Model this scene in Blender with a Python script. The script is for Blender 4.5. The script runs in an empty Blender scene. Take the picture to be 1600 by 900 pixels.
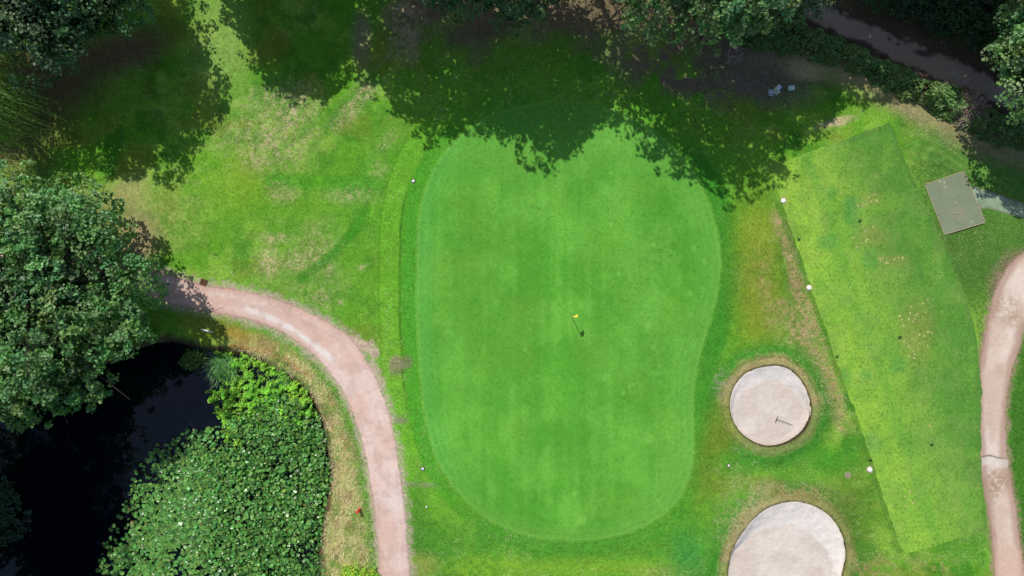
import bpy, math, random
import numpy as np

SC = bpy.context.scene
COL = SC.collection
RNG = np.random.default_rng(11)
random.seed(5)
M = 0.045                       # metres per image pixel at ground level


def P(px, py):
    """image pixels -> metres on the ground (x right as east, y up as north)"""
    return (px - 800.0) * M, (450.0 - py) * M


# ------------------------------------------------------------------ sun
SUN_EL, SUN_AZ = math.radians(52), math.radians(-26)
SUN_DIR = np.array([math.sin(SUN_AZ) * math.cos(SUN_EL), math.cos(SUN_AZ) * math.cos(SUN_EL), math.sin(SUN_EL)])

# ------------------------------------------------------------------ noise
_tab = np.random.default_rng(3).random((256, 256)).astype(np.float32)


def vnoise(x, y, seed=0):
    x = x + seed * 17.31
    y = y + seed * 9.77
    xi = np.floor(x).astype(np.int64)
    yi = np.floor(y).astype(np.int64)
    fx = x - xi
    fy = y - yi
    fx = fx * fx * fx * (fx * (fx * 6 - 15) + 10)
    fy = fy * fy * fy * (fy * (fy * 6 - 15) + 10)
    a = _tab[xi & 255, yi & 255]
    b = _tab[(xi + 1) & 255, yi & 255]
    c = _tab[xi & 255, (yi + 1) & 255]
    d = _tab[(xi + 1) & 255, (yi + 1) & 255]
    return (a * (1 - fx) + b * fx) * (1 - fy) + (c * (1 - fx) + d * fx) * fy


def fbm(x, y, seed=0, octs=4, gain=0.5):
    s = 0.0
    a = 1.0
    t = 0.0
    f = 1.0
    for o in range(octs):
        s = s + a * vnoise(x * f + o * 31.7, y * f - o * 12.3, seed + o)
        t += a
        a *= gain
        f *= 2.03
    return s / t


def sstep(a, b, v):
    t = np.clip((v - a) / (b - a), 0, 1)
    return t * t * (3 - 2 * t)


# ------------------------------------------------------------------ curves, distances (image pixels)
def smooth_loop(pts, n=8, closed=True):
    p = np.array(pts, float)
    N = len(p)
    out = []
    rng_ = range(N) if closed else range(N - 1)
    for i in rng_:
        if closed:
            p0, p1, p2, p3 = p[i - 1], p[i], p[(i + 1) % N], p[(i + 2) % N]
        else:
            p0, p1, p2, p3 = p[max(i - 1, 0)], p[i], p[i + 1], p[min(i + 2, N - 1)]
        for k in range(n):
            t = k / n
            out.append(0.5 * ((2 * p1) + (-p0 + p2) * t + (2 * p0 - 5 * p1 + 4 * p2 - p3) * t * t + (-p0 + 3 * p1 - 3 * p2 + p3) * t ** 3))
    if not closed:
        out.append(p[-1])
    return np.array(out)


def line_dist(X, Y, pts, closed=False):
    """unsigned distance to a polyline, and the arc position"""
    pts = np.asarray(pts, float)
    best = np.full(X.shape, 1e12)
    n = len(pts)
    for i in range(n if closed else n - 1):
        ax, ay = pts[i]
        bx, by = pts[(i + 1) % n]
        dx, dy = bx - ax, by - ay
        L = dx * dx + dy * dy + 1e-12
        t = np.clip(((X - ax) * dx + (Y - ay) * dy) / L, 0, 1)
        qx = X - ax - t * dx
        qy = Y - ay - t * dy
        np.minimum(best, qx * qx + qy * qy, out=best)
    return np.sqrt(best)


def inside(X, Y, pts):
    r = np.zeros(X.shape, bool)
    n = len(pts)
    for i in range(n):
        ax, ay = pts[i]
        bx, by = pts[(i + 1) % n]
        if ay == by:
            continue
        c = ((ay > Y) != (by > Y)) & (X < (bx - ax) * (Y - ay) / (by - ay) + ax)
        r ^= c
    return r


def sdf(X, Y, pts, reach=185.0):
    """signed distance to an outline; beyond reach only the distance to its bounding box"""
    pts = np.asarray(pts, float)
    (x0, y0), (x1, y1) = pts.min(0), pts.max(0)
    bx = np.maximum(np.maximum(x0 - X, X - x1), 0)
    by = np.maximum(np.maximum(y0 - Y, Y - y1), 0)
    D = np.hypot(bx, by)
    near = D < reach
    if near.any():
        xn, yn = X[near], Y[near]
        d = line_dist(xn, yn, pts, True)
        D[near] = np.where(inside(xn, yn, pts), -d, d)
    return D


# ------------------------------------------------------------------ outlines in image pixels
GREEN = smooth_loop([(652, 400), (655, 340), (667, 290), (688, 248), (720, 212), (765, 183), (820, 166), (880, 161), (940, 168), (990, 187), (1030, 213), (1065, 248), (1092, 288), (1111, 332), (1122, 380), (1124, 420), (1119, 462), (1107, 510), (1095, 550), (1086, 592), (1082, 640), (1083, 690), (1079, 730), (1066, 768), (1040, 800), (1000, 824), (950, 838), (890, 843), (830, 836), (780, 818), (738, 790), (705, 752), (682, 712), (667, 660), (658, 600), (654, 540), (651, 470)], 5)
TEE = smooth_loop([(1224, 330), (1212, 294), (1204, 268), (1207, 260), (1220, 254), (1275, 234), (1330, 214), (1380, 196), (1389, 198), (1396, 210), (1418, 265), (1458, 350), (1498, 440), (1522, 520), (1530, 600), (1530, 690), (1533, 760), (1539, 818), (1534, 829), (1480, 843), (1422, 862), (1406, 856), (1380, 775), (1352, 690), (1320, 605), (1290, 520), (1258, 425)], 4)
BUNKER_A = smooth_loop([(1202, 570), (1228, 574), (1248, 592), (1260, 615), (1265, 640), (1258, 666), (1240, 684), (1218, 694), (1195, 696), (1172, 688), (1152, 671), (1141, 647), (1140, 622), (1148, 600), (1167, 580)], 5)
BUNKER_B = smooth_loop([(1238, 781), (1266, 787), (1293, 803), (1311, 828), (1319, 860), (1314, 890), (1305, 912), (1293, 940), (1265, 962), (1225, 970), (1185, 962), (1153, 942), (1138, 912), (1136, 885), (1143, 855), (1158, 828), (1180, 802), (1208, 786)], 5)
PATH_L = smooth_loop([(-300, 340), (-100, 360), (100, 398), (215, 419), (262, 428), (320, 446), (370, 452), (430, 467), (490, 492), (540, 522), (574, 566), (598, 615), (615, 675), (626, 740), (633, 800), (637, 850), (641, 905), (652, 1000), (700, 1200), (640, 1200), (597, 1000), (592, 900), (591, 850), (583, 780), (571, 712), (556, 660), (537, 615), (503, 568), (453, 527), (400, 503), (325, 486), (262, 474), (205, 455), (100, 440), (-100, 412), (-300, 395)], 5)
PATH_R = smooth_loop([(1750, 300), (1680, 350), (1610, 388), (1580, 410), (1556, 450), (1546, 490), (1537, 530), (1530, 562), (1526, 605), (1526, 690), (1530, 740), (1540, 790), (1548, 850), (1553, 905), (1562, 1000), (1600, 1200), (1650, 1200), (1612, 1000), (1599, 900), (1590, 835), (1583, 780), (1575, 730), (1570, 685), (1571, 625), (1580, 577), (1592, 540), (1606, 505), (1690, 450), (1760, 400)], 5)
ROAD = smooth_loop([(900, -190), (1050, -105), (1180, -45), (1255, -12), (1330, 25), (1390, 48), (1450, 73), (1510, 95), (1560, 118), (1700, 190), (1850, 290), (1850, 350), (1700, 240), (1560, 164), (1530, 152), (1470, 129), (1410, 105), (1350, 76), (1300, 52), (1235, 24), (1130, -22), (1000, -80), (900, -135)], 4)
MAT = np.array([(1445, 289), (1504, 269), (1537, 347), (1475, 366)], float)
MAT_WALK = smooth_loop([(1512, 291), (1540, 297), (1570, 307), (1598, 317), (1680, 345), (1680, 380), (1604, 344), (1570, 333), (1545, 326), (1529, 324)], 4)
POND = smooth_loop([(-160, 560), (-60, 610), (40, 620), (130, 585), (200, 548), (262, 532), (318, 546), (370, 552), (420, 575), (470, 605), (498, 645), (512, 705), (515, 760), (503, 830), (500, 890), (520, 980), (480, 1080), (300, 1130), (60, 1120), (-120, 1040), (-220, 900), (-230, 700)], 5)
IVY = smooth_loop([(1120, -5), (1190, 22), (1262, 44), (1350, 84), (1440, 118), (1530, 158), (1600, 190), (1700, 235), (1690, 285), (1600, 238), (1555, 226), (1500, 200), (1450, 174), (1400, 149), (1350, 125), (1300, 107), (1230, 88), (1180, 78), (1120, 45)], 4)

XS0, YS0 = None, None


# ------------------------------------------------------------------ terrain height (metres, from image coordinates)
def height(X, Y, full=True):
    x, y = X * M, -Y * M
    h = (fbm(x / 9.0, y / 9.0, 40, 2) - 0.5) * 0.45
    dg = sdf(X, Y, GREEN)
    dt = sdf(X, Y, TEE)
    h = h + 0.16 * sstep(60, -40, dg) + 0.10 * sstep(25, -6, dt)
    for c, r in (((1202, 633), 63), ((1227, 875), 92)):
        d = np.hypot(X - c[0], Y - c[1]) - r
        h = h + 0.28 * np.exp(-(np.maximum(d, 0) / 28.0) ** 2)
    hard = np.minimum(np.minimum(dg, dt), np.minimum(sdf(X, Y, PATH_L), sdf(X, Y, PATH_R)))
    hard = np.minimum(hard, np.minimum(sdf(X, Y, ROAD), np.minimum(sdf(X, Y, MAT), sdf(X, Y, MAT_WALK))))
    lump = (fbm(x / 0.8, y / 0.8, 51, 3) - 0.5) * 0.11
    h = h + lump * sstep(4, 26, hard)
    dp = sdf(X, Y, POND)
    h = h - 1.25 * sstep(13, -24, dp) + 0.12 * sstep(30, 5, np.abs(dp - 8)) * (fbm(x / 0.5, y / 0.5, 61, 2) - 0.5)
    far = np.maximum(np.abs(X - 800) - 900, np.abs(Y - 450) - 600)
    h = h * sstep(1500, 0, far)
    return h


WATER_Z = -0.52


def gz(px, py):
    return float(height(np.array([float(px)]), np.array([float(py)]))[0])


# ------------------------------------------------------------------ colour helpers: surfaces are given by how they look in full sun
LIT = np.array([1.30, 1.28, 1.26])


def lin(c):
    c = np.asarray(c, float) / 255.0
    return np.where(c <= 0.04045, c / 12.92, ((c + 0.055) / 1.055) ** 2.4)


def alb(c, lit=LIT):
    return lin(c) / lit


def mixc(a, b, t):
    return a + (b - a) * t[..., None]


def ell(X, Y, cx, cy, rx, ry, rot=0.0, soft=0.5):
    c, s = math.cos(math.radians(rot)), math.sin(math.radians(rot))
    u = ((X - cx) * c + (Y - cy) * s) / rx
    v = (-(X - cx) * s + (Y - cy) * c) / ry
    return sstep(1.0 + soft, 1.0 - soft, np.hypot(u, v))


# ------------------------------------------------------------------ materials
MATS = {}


def nodes(name):
    m = bpy.data.materials.new(name)
    m.use_nodes = True
    nt = m.node_tree
    nt.nodes.clear()
    out = nt.nodes.new("ShaderNodeOutputMaterial")
    MATS[name] = m
    return m, nt, out


def N(nt, kind, **kw):
    n = nt.nodes.new(kind)
    for k, v in kw.items():
        if k in n.inputs:
            n.inputs[k].default_value = v
        else:
            setattr(n, k, v)
    return n


def ground_mat(name, scale=9.0, amount=0.35, bump=0.4, rough=0.95, fine=45.0, bscale=14.0, sheen=0.0):
    """vertex colour x two scales of noise, with bump"""
    m, nt, out = nodes(name)
    L = nt.links.new
    b = N(nt, "ShaderNodeBsdfPrincipled", Roughness=rough)
    b.inputs["Specular IOR Level"].default_value = 0.15
    at = N(nt, "ShaderNodeAttribute", attribute_name="Col")
    tc = N(nt, "ShaderNodeNewGeometry")
    n1 = N(nt, "ShaderNodeTexNoise", Scale=scale, Detail=5.0, Roughness=0.65)
    n2 = N(nt, "ShaderNodeTexNoise", Scale=fine, Detail=2.0)
    L(tc.outputs["Position"], n1.inputs["Vector"])
    L(tc.outputs["Position"], n2.inputs["Vector"])
    mr = N(nt, "ShaderNodeMapRange")
    mr.inputs["From Min"].default_value = 0.28
    mr.inputs["From Max"].default_value = 0.72
    mr.inputs["To Min"].default_value = 1 - amount
    mr.inputs["To Max"].default_value = 1 + amount
    L(n1.outputs["Fac"], mr.inputs["Value"])
    mr2 = N(nt, "ShaderNodeMapRange")
    mr2.inputs["From Min"].default_value = 0.25
    mr2.inputs["From Max"].default_value = 0.75
    mr2.inputs["To Min"].default_value = 1 - amount * 0.6
    mr2.inputs["To Max"].default_value = 1 + amount * 0.6
    L(n2.outputs["Fac"], mr2.inputs["Value"])
    mu = N(nt, "ShaderNodeMath", operation="MULTIPLY")
    L(mr.outputs[0], mu.inputs[0])
    L(mr2.outputs[0], mu.inputs[1])
    vm = N(nt, "ShaderNodeVectorMath", operation="SCALE")
    L(at.outputs["Color"], vm.inputs[0])
    L(mu.outputs[0], vm.inputs["Scale"])
    L(vm.outputs[0], b.inputs["Base Color"])
    n3 = N(nt, "ShaderNodeTexNoise", Scale=bscale, Detail=4.0, Roughness=0.7)
    L(tc.outputs["Position"], n3.inputs["Vector"])
    bp = N(nt, "ShaderNodeBump", Strength=bump, Distance=0.05)
    L(n3.outputs["Fac"], bp.inputs["Height"])
    L(bp.outputs[0], b.inputs["Normal"])
    L(b.outputs[0], out.inputs["Surface"])
    return m


def leaf_mat(name, trans=0.28, rough=0.42, spec=0.5, tscale=1.6):
    m, nt, out = nodes(name)
    L = nt.links.new
    at = N(nt, "ShaderNodeAttribute", attribute_name="Col")
    b = N(nt, "ShaderNodeBsdfPrincipled", Roughness=rough)
    b.inputs["Specular IOR Level"].default_value = spec
    L(at.outputs["Color"], b.inputs["Base Color"])
    t = N(nt, "ShaderNodeBsdfTranslucent")
    vm = N(nt, "ShaderNodeVectorMath", operation="MULTIPLY")
    vm.inputs[1].default_value = (1.25 * tscale, 1.35 * tscale, 0.5 * tscale)
    L(at.outputs["Color"], vm.inputs[0])
    L(vm.outputs[0], t.inputs["Color"])
    mx = N(nt, "ShaderNodeMixShader")
    mx.inputs[0].default_value = trans
    L(b.outputs[0], mx.inputs[1])
    L(t.outputs[0], mx.inputs[2])
    L(mx.outputs[0], out.inputs["Surface"])
    return m


def plain_mat(name, col, rough=0.6, spec=0.4, noise=0.15, scale=20.0, bump=0.0, metal=0.0):
    m, nt, out = nodes(name)
    L = nt.links.new
    b = N(nt, "ShaderNodeBsdfPrincipled", Roughness=rough, Metallic=metal)
    b.inputs["Specular IOR Level"].default_value = spec
    tc = N(nt, "ShaderNodeTexCoord")
    n1 = N(nt, "ShaderNodeTexNoise", Scale=scale, Detail=4.0)
    L(tc.outputs["Object"], n1.inputs["Vector"])
    mr = N(nt, "ShaderNodeMapRange")
    mr.inputs["From Min"].default_value = 0.3
    mr.inputs["From Max"].default_value = 0.7
    mr.inputs["To Min"].default_value = 1 - noise
    mr.inputs["To Max"].default_value = 1 + noise
    L(n1.outputs["Fac"], mr.inputs["Value"])
    vm = N(nt, "ShaderNodeVectorMath", operation="SCALE")
    vm.inputs[0].default_value = tuple(col)
    L(mr.outputs[0], vm.inputs["Scale"])
    L(vm.outputs[0], b.inputs["Base Color"])
    if bump:
        bp = N(nt, "ShaderNodeBump", Strength=bump, Distance=0.02)
        L(n1.outputs["Fac"], bp.inputs["Height"])
        L(bp.outputs[0], b.inputs["Normal"])
    L(b.outputs[0], out.inputs["Surface"])
    return m


ground_mat("rough_turf", 6.5, 0.36, 0.9, 0.95, 20.0, 9.0)
ground_mat("fine_turf", 7.0, 0.11, 0.2, 0.9, 20.0, 25.0)
ground_mat("tee_turf", 6.0, 0.15, 0.35, 0.92, 22.0, 14.0)
ground_mat("gravel", 4.0, 0.06, 0.25, 0.95, 30.0, 22.0)
ground_mat("asphalt", 5.0, 0.12, 0.2, 0.85, 40.0, 40.0)
ground_mat("sand", 3.0, 0.04, 0.12, 0.95, 30.0, 16.0)
ground_mat("mat_turf", 6.0, 0.10, 0.15, 0.95, 50.0, 60.0)
leaf_mat("leaves", 0.28, 0.45, 0.42)
leaf_mat("pads", 0.14, 0.30, 0.48, 1.2)
leaf_mat("weed", 0.30, 0.5, 0.4)
leaf_mat("straw", 0.30, 0.7, 0.2, 1.1)
plain_mat("bark", (0.075, 0.06, 0.048), 0.9, 0.2, 0.4, 9.0, 0.8)
plain_mat("twig", (0.42, 0.31, 0.26), 0.85, 0.2, 0.35, 6.0, 0.3)
plain_mat("white_paint", (0.78, 0.77, 0.74), 0.5, 0.4, 0.05)
plain_mat("old_white", (0.62, 0.61, 0.57), 0.6, 0.3, 0.12)
plain_mat("black_plastic", (0.012, 0.012, 0.013), 0.45, 0.5, 0.1)
plain_mat("yellow_cloth", (0.90, 0.66, 0.06), 0.8, 0.2, 0.08)
plain_mat("pole_yellow", (0.82, 0.70, 0.25), 0.45, 0.4, 0.05)
plain_mat("red_paint", (0.62, 0.045, 0.04), 0.5, 0.4, 0.12)
plain_mat("blue_grey", (0.30, 0.40, 0.46), 0.55, 0.4, 0.12)
plain_mat("pale_blue", (0.55, 0.66, 0.68), 0.5, 0.4, 0.15)
plain_mat("grey_metal", (0.35, 0.37, 0.38), 0.4, 0.5, 0.1, 20.0, 0.0, 0.6)
plain_mat("dark_soil", (0.055, 0.042, 0.026), 0.95, 0.1, 0.4, 8.0, 0.5)
plain_mat("timber", (0.34, 0.29, 0.18), 0.8, 0.2, 0.25, 6.0, 0.3)
plain_mat("rake_dark", (0.07, 0.05, 0.05), 0.6, 0.3, 0.1)
plain_mat("rust", (0.16, 0.07, 0.035), 0.85, 0.2, 0.4, 12.0, 0.4)
plain_mat("sand_ring", (0.42, 0.33, 0.22), 0.95, 0.1, 0.25, 12.0, 0.3)

m, nt, out = nodes("pond_water")
b = N(nt, "ShaderNodeBsdfPrincipled", Roughness=0.03, IOR=1.40)
b.inputs["Base Color"].default_value = (0.0022, 0.0034, 0.0070, 1)
b.inputs["Specular IOR Level"].default_value = 0.62
tc = N(nt, "ShaderNodeNewGeometry")
nz = N(nt, "ShaderNodeTexNoise", Scale=2.2, Detail=2.0)
nt.links.new(tc.outputs["Position"], nz.inputs["Vector"])
bp = N(nt, "ShaderNodeBump", Strength=0.05, Distance=0.02)
nt.links.new(nz.outputs["Fac"], bp.inputs["Height"])
nt.links.new(bp.outputs[0], b.inputs["Normal"])
nt.links.new(b.outputs[0], out.inputs["Surface"])


# ------------------------------------------------------------------ objects
def tag(o, label=None, cat=None, group=None, kind=None):
    if label:
        o["label"] = label
    if cat:
        o["category"] = cat
    if group:
        o["group"] = group
    if kind:
        o["kind"] = kind
    return o


def thing(name, label, cat, loc=(0, 0, 0), rz=0.0, group=None):
    o = bpy.data.objects.new(name, None)
    o.empty_display_size = 0.2
    COL.objects.link(o)
    o.location = loc
    o.rotation_euler = (0, 0, rz)
    return tag(o, label, cat, group)


def mesh_obj(name, V, F, mat, parent=None, col=None, smooth=False, loc=None):
    """V (n,3) array, F list of faces or (m,k) array, col (n,3) linear colours"""
    V = np.asarray(V, np.float32)
    me = bpy.data.meshes.new(name)
    if isinstance(F, np.ndarray):
        m_, k = F.shape
        me.vertices.add(len(V))
        me.vertices.foreach_set("co", V.ravel())
        me.loops.add(m_ * k)
        me.loops.foreach_set("vertex_index", F.astype(np.int32).ravel())
        me.polygons.add(m_)
        me.polygons.foreach_set("loop_start", np.arange(0, m_ * k, k, dtype=np.int32))
        me.polygons.foreach_set("loop_total", np.full(m_, k, np.int32))
        me.update(calc_edges=True)
    else:
        me.from_pydata([tuple(v) for v in V], [], F)
        me.update()
    if col is not None:
        a = me.color_attributes.new("Col", "FLOAT_COLOR", "POINT")
        c4 = np.ones((len(V), 4), np.float32)
        c4[:, :3] = np.clip(col, 0.0, 1.0)
        a.data.foreach_set("color", c4.ravel())
    if smooth:
        me.polygons.foreach_set("use_smooth", np.ones(len(me.polygons), bool))
    me.materials.append(MATS[mat])
    o = bpy.data.objects.new(name, me)
    COL.objects.link(o)
    if parent is not None:
        o.parent = parent
    if loc is not None:
        o.location = loc
    return o


class MB:
    """collects boxes, tubes and lathes into one mesh"""

    def __init__(self):
        self.V = []
        self.F = []

    def add(self, V, F):
        o = len(self.V)
        self.V += [tuple(v) for v in V]
        self.F += [tuple(i + o for i in f) for f in F]

    def tube(self, pts, rad, n=6, cap=True):
        pts = np.asarray(pts, float)
        rad = np.broadcast_to(np.asarray(rad, float), (len(pts),))
        V = []
        for i, p in enumerate(pts):
            t = pts[min(i + 1, len(pts) - 1)] - pts[max(i - 1, 0)]
            t = t / (np.linalg.norm(t) + 1e-9)
            a = np.array([0, 0, 1.0]) if abs(t[2]) < 0.9 else np.array([1.0, 0, 0])
            u = np.cross(t, a)
            u /= np.linalg.norm(u)
            w = np.cross(t, u)
            for k in range(n):
                an = 2 * math.pi * k / n
                V.append(p + rad[i] * (math.cos(an) * u + math.sin(an) * w))
        F = []
        for i in range(len(pts) - 1):
            for k in range(n):
                k2 = (k + 1) % n
                F.append((i * n + k, i * n + k2, (i + 1) * n + k2, (i + 1) * n + k))
        if cap:
            F.append(tuple(range(n - 1, -1, -1)))
            F.append(tuple((len(pts) - 1) * n + k for k in range(n)))
        self.add(V, F)
        return self

    def lathe(self, prof, n=16, at=(0, 0, 0)):
        """prof: list of (radius, z)"""
        V = []
        for r, z in prof:
            for k in range(n):
                an = 2 * math.pi * k / n
                V.append((at[0] + r * math.cos(an), at[1] + r * math.sin(an), at[2] + z))
        F = []
        for i in range(len(prof) - 1):
            for k in range(n):
                k2 = (k + 1) % n
                F.append((i * n + k, i * n + k2, (i + 1) * n + k2, (i + 1) * n + k))
        F.append(tuple(range(n - 1, -1, -1)))
        F.append(tuple((len(prof) - 1) * n + k for k in range(n)))
        self.add(V, F)
        return self

    def box(self, c, s, bev=0.0, R=None):
        """bevelled box: centre, size, optional 3x3 rotation"""
        hx, hy, hz = s[0] / 2, s[1] / 2, s[2] / 2
        b = min(bev, hx * .9, hy * .9, hz * .9)
        lv = []
        if b > 0:
            lv = [(hx - b, hy - b, -hz), (hx, hy, -hz + b), (hx, hy, hz - b), (hx - b, hy - b, hz)]
        else:
            lv = [(hx, hy, -hz), (hx, hy, hz)]
        V = []
        for x, y, z in lv:
            V += [(-x, -y, z), (x, -y, z), (x, y, z), (-x, y, z)]
        V = np.array(V)
        if R is not None:
            V = V @ np.asarray(R).T
        V = V + np.asarray(c, float)
        F = [(3, 2, 1, 0)]
        for i in range(len(lv) - 1):
            for k in range(4):
                k2 = (k + 1) % 4
                F.append((i * 4 + k, i * 4 + k2, i * 4 + 4 + k2, i * 4 + 4 + k))
        t = (len(lv) - 1) * 4
        F.append((t, t + 1, t + 2, t + 3))
        self.add(V, F)
        return self

    def build(self, name, mat, parent=None, smooth=False, loc=None):
        return mesh_obj(name, np.array(self.V), self.F, mat, parent, None, smooth, loc)


def rotz(a):
    c, s = math.cos(a), math.sin(a)
    return np.array([[c, -s, 0], [s, c, 0], [0, 0, 1.0]])


def rotx(a):
    c, s = math.cos(a), math.sin(a)
    return np.array([[1, 0, 0], [0, c, -s], [0, s, c]])


def roty(a):
    c, s = math.cos(a), math.sin(a)
    return np.array([[c, 0, s], [0, 1, 0], [-s, 0, c]])


# ------------------------------------------------------------------ sheets of ground
def grid_axes(x0, x1, s):
    n = int(round((x1 - x0) / s))
    return np.linspace(x0, x1, n + 1)


def sheet(name, ax, ay, dist, zoff, colour, mat, zfun=None, keep_inside=True, snap=True, kind="structure", label=None, cat=None, skirt=0.0):
    """one sheet over the grid ax x ay (image pixels): cells with dist < 0 are kept, its rim snapped onto the outline"""
    X, Y = np.meshgrid(ax, ay, indexing="ij")
    nx, ny = X.shape
    idx = np.arange(nx * ny).reshape(nx, ny)
    cells = np.stack([idx[:-1, :-1], idx[:-1, 1:], idx[1:, 1:], idx[1:, :-1]], -1).reshape(-1, 4)
    if dist is not None:
        D = dist(X, Y)
        cen = D.ravel()[cells].mean(1)
        cells = cells[cen < 0]
        if snap:
            gx = np.gradient(D, ax, axis=0)
            gy = np.gradient(D, ay, axis=1)
            used = np.zeros(nx * ny, np.int32)
            np.add.at(used, cells.ravel(), 1)
            rim = ((used > 0) & (used < 4)).reshape(nx, ny)
            g2 = gx * gx + gy * gy + 1e-6
            cellw = np.maximum(ax[1] - ax[0], 0) * 0.95
            mvx = np.where(rim, np.clip(-D * gx / g2, -cellw, cellw), 0)
            mvy = np.where(rim, np.clip(-D * gy / g2, -cellw, cellw), 0)
            X = X + mvx
            Y = Y + mvy
    u, inv = np.unique(cells.ravel(), return_inverse=True)
    F = inv.reshape(-1, 4)
    Xf, Yf = X.ravel()[u], Y.ravel()[u]
    Z = (height(Xf, Yf) if zfun is None else zfun(Xf, Yf)) + zoff
    C = colour(Xf, Yf)
    V = np.stack([(Xf - 800) * M, (450 - Yf) * M, Z], 1)
    o = mesh_obj(name, V, F, mat, None, C, True)
    tag(o, label, cat, None, kind)
    return o


#@@GROUND_COLOURS
def ground_colour(X, Y):
    x, y = X, Y
    f1 = fbm(x / 70, y / 70, 1, 4)
    f2 = fbm(x / 22, y / 22, 2, 4)
    f3 = fbm(x / 7, y / 7, 3, 3)
    fs = vnoise(x / 2.6, y / 2.6, 4)
    fs2 = fbm(x / 4.2, y / 2.6, 5, 2)
    mid, light, dark = alb((100, 160, 40)), alb((136, 180, 62)), alb((68, 134, 34))
    straw, olive, brown, yel = alb((200, 182, 140)), alb((126, 140, 48)), alb((150, 128, 98)), alb((146, 172, 52))
    soil, lush, teal = alb((126, 104, 84)), alb((56, 140, 40)), alb((84, 160, 74))
    C = mixc(np.broadcast_to(mid, x.shape + (3,)), light, sstep(0.38, 0.68, f1 * 0.55 + f2 * 0.45))
    C = mixc(C, dark, 0.75 * sstep(0.52, 0.72, fbm(x / 34, y / 34, 6, 4)))
    C = mixc(C, olive, 0.6 * sstep(0.52, 0.74, fbm(x / 55, y / 55, 7, 4)))

    def stain(mask, c, n=None):
        nonlocal C
        C = mixc(C, c, np.clip(mask if n is None else mask * n, 0, 1))

    speck = sstep(0.42, 0.66, 0.5 * fs + 0.5 * fs2)          # straw fibres
    clump = sstep(0.40, 0.62, f3 * 0.6 + f2 * 0.4)
    # west fairway: bright grass, straw patches, mower lines
    stain(ell(x, y, 345, 60, 45, 90, 0, .7), alb((140, 176, 82)), 0.8)
    stain(ell(x, y, 250, 330, 75, 60, 0, .8), alb((150, 170, 84)), 0.55 * clump + 0.25)
    stain(ell(x, y, 200, 300, 34, 22, -30, .8), alb((164, 160, 100)), 0.8)
    stain(ell(x, y, 212, 380, 32, 45, 0, .7), alb((176, 152, 118)), 0.9)
    stain(ell(x, y, 400, 300, 120, 50, 10, .9), alb((112, 170, 38)), 0.7)
    stain(ell(x, y, 385, 275, 28, 40, 0, .9), alb((150, 172, 52)), 0.45)
    stain(ell(x, y, 500, 385, 110, 110, 20, .9), alb((104, 156, 50)), 0.6)
    stain(ell(x, y, 590, 300, 60, 120, 12, .9), alb((96, 168, 44)), 0.5)
    for cx, cy, rx, ry, rot, w in [(440, 200, 50, 62, 28, .95), (470, 160, 26, 32, 30, .9), (412, 238, 34, 18, -30, .7), (545, 172, 15, 38, 38, 1.2), (574, 141, 15, 12, 0, 1.3), (440, 300, 22, 16, 0, 1.1), (428, 372, 24, 8, 0, .9), (418, 412, 18, 24, 0, 1.1), (456, 408, 14, 16, 0, .8), (566, 418, 8, 5, 0, 1.0), (512, 424, 7, 7, 0, 1.0), (495, 385, 30, 36, 30, .6), (500, 465, 12, 10, 0, .9), (532, 473, 5, 4, 0, .9), (480, 462, 40, 14, 30, .5), (592, 265, 14, 16, 0, .55), (555, 305, 36, 14, 0, .6), (605, 222, 20, 10, -50, .6), (560, 300, 60, 12, 0, .4), (400, 155, 30, 20, 0, .45), (365, 215, 36, 30, 0, .5), (500, 430, 34, 26, 40, .55)]:
        stain(ell(x, y, cx, cy, rx, ry, rot, .75), straw, .78 * w * (0.25 + 0.75 * speck) * (0.35 + 0.65 * clump))
    for pts, w, c, a in [([(470, 435), (510, 405), (548, 366), (570, 330)], 7, alb((52, 138, 30)), .75), ([(425, 282), (500, 285), (590, 288)], 11, alb((76, 156, 34)), .7), ([(440, 232), (478, 200), (520, 172), (548, 150)], 7, alb((92, 156, 36)), .6), ([(480, 330), (478, 290), (486, 240), (510, 195), (548, 152), (568, 132)], 4, alb((78, 140, 34)), .35), ([(560, 130), (600, 95), (650, 62), (720, 42)], 3, alb((120, 150, 84)), .6), ([(560, 250), (575, 300), (548, 350)], 6, alb((74, 140, 40)), .4), ([(620, 240), (600, 290), (592, 340)], 5, alb((76, 146, 30)), .5)]:
        d = line_dist(x, y, smooth_loop(pts, 5, False))
        stain(sstep(w * 1.6, w * .5, d), c, a * (0.5 + 0.5 * f2 * 1.4))
    # bands mown round the green
    dg = sdf(x, y, GREEN)
    wob = (f2 - 0.5) * 6
    west = sstep(760, 640, x)
    south = sstep(790, 850, y)
    east = sstep(1040, 1110, x)
    stain(sstep(170, 60, dg) * sstep(560, 640, x), alb((98, 164, 46)), 0.55)
    stain(sstep(62 + 3, 58, dg + wob * .2) * west * sstep(870, 740, y), alb((114, 180, 46)), 0.4 + 0.3 * f3)
    stain(sstep(2.5, 0.5, np.abs(dg - 60)) * west, alb((60, 120, 28)), 0.4)
    stain(sstep(28, 22, dg) * (0.75 * west + 0.3), alb((62, 152, 38)), 0.5 + 0.25 * f3)
    stain(sstep(3.2, 1.0, np.abs(dg - 27 - wob * .25)) * west * sstep(250, 330, y) * sstep(700, 560, y), alb((52, 112, 26)), 0.65 * (0.4 + f2))
    stain(sstep(40, 26, dg) * east * sstep(800, 700, y), alb((60, 140, 38)), .75)
    stain(sstep(60, 10, dg) * south, alb((72, 150, 44)), 0.6)
    stain(sstep(2.5, 0.6, np.abs(dg - 1.5)), alb((120, 180, 70)), 0.5)
    for q in (9, 17, 36, 46):
        stain(sstep(3, .5, np.abs(dg - q)) * (0.3 + south * .7 + west * .3), alb((90, 168, 56)), .35)
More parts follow.
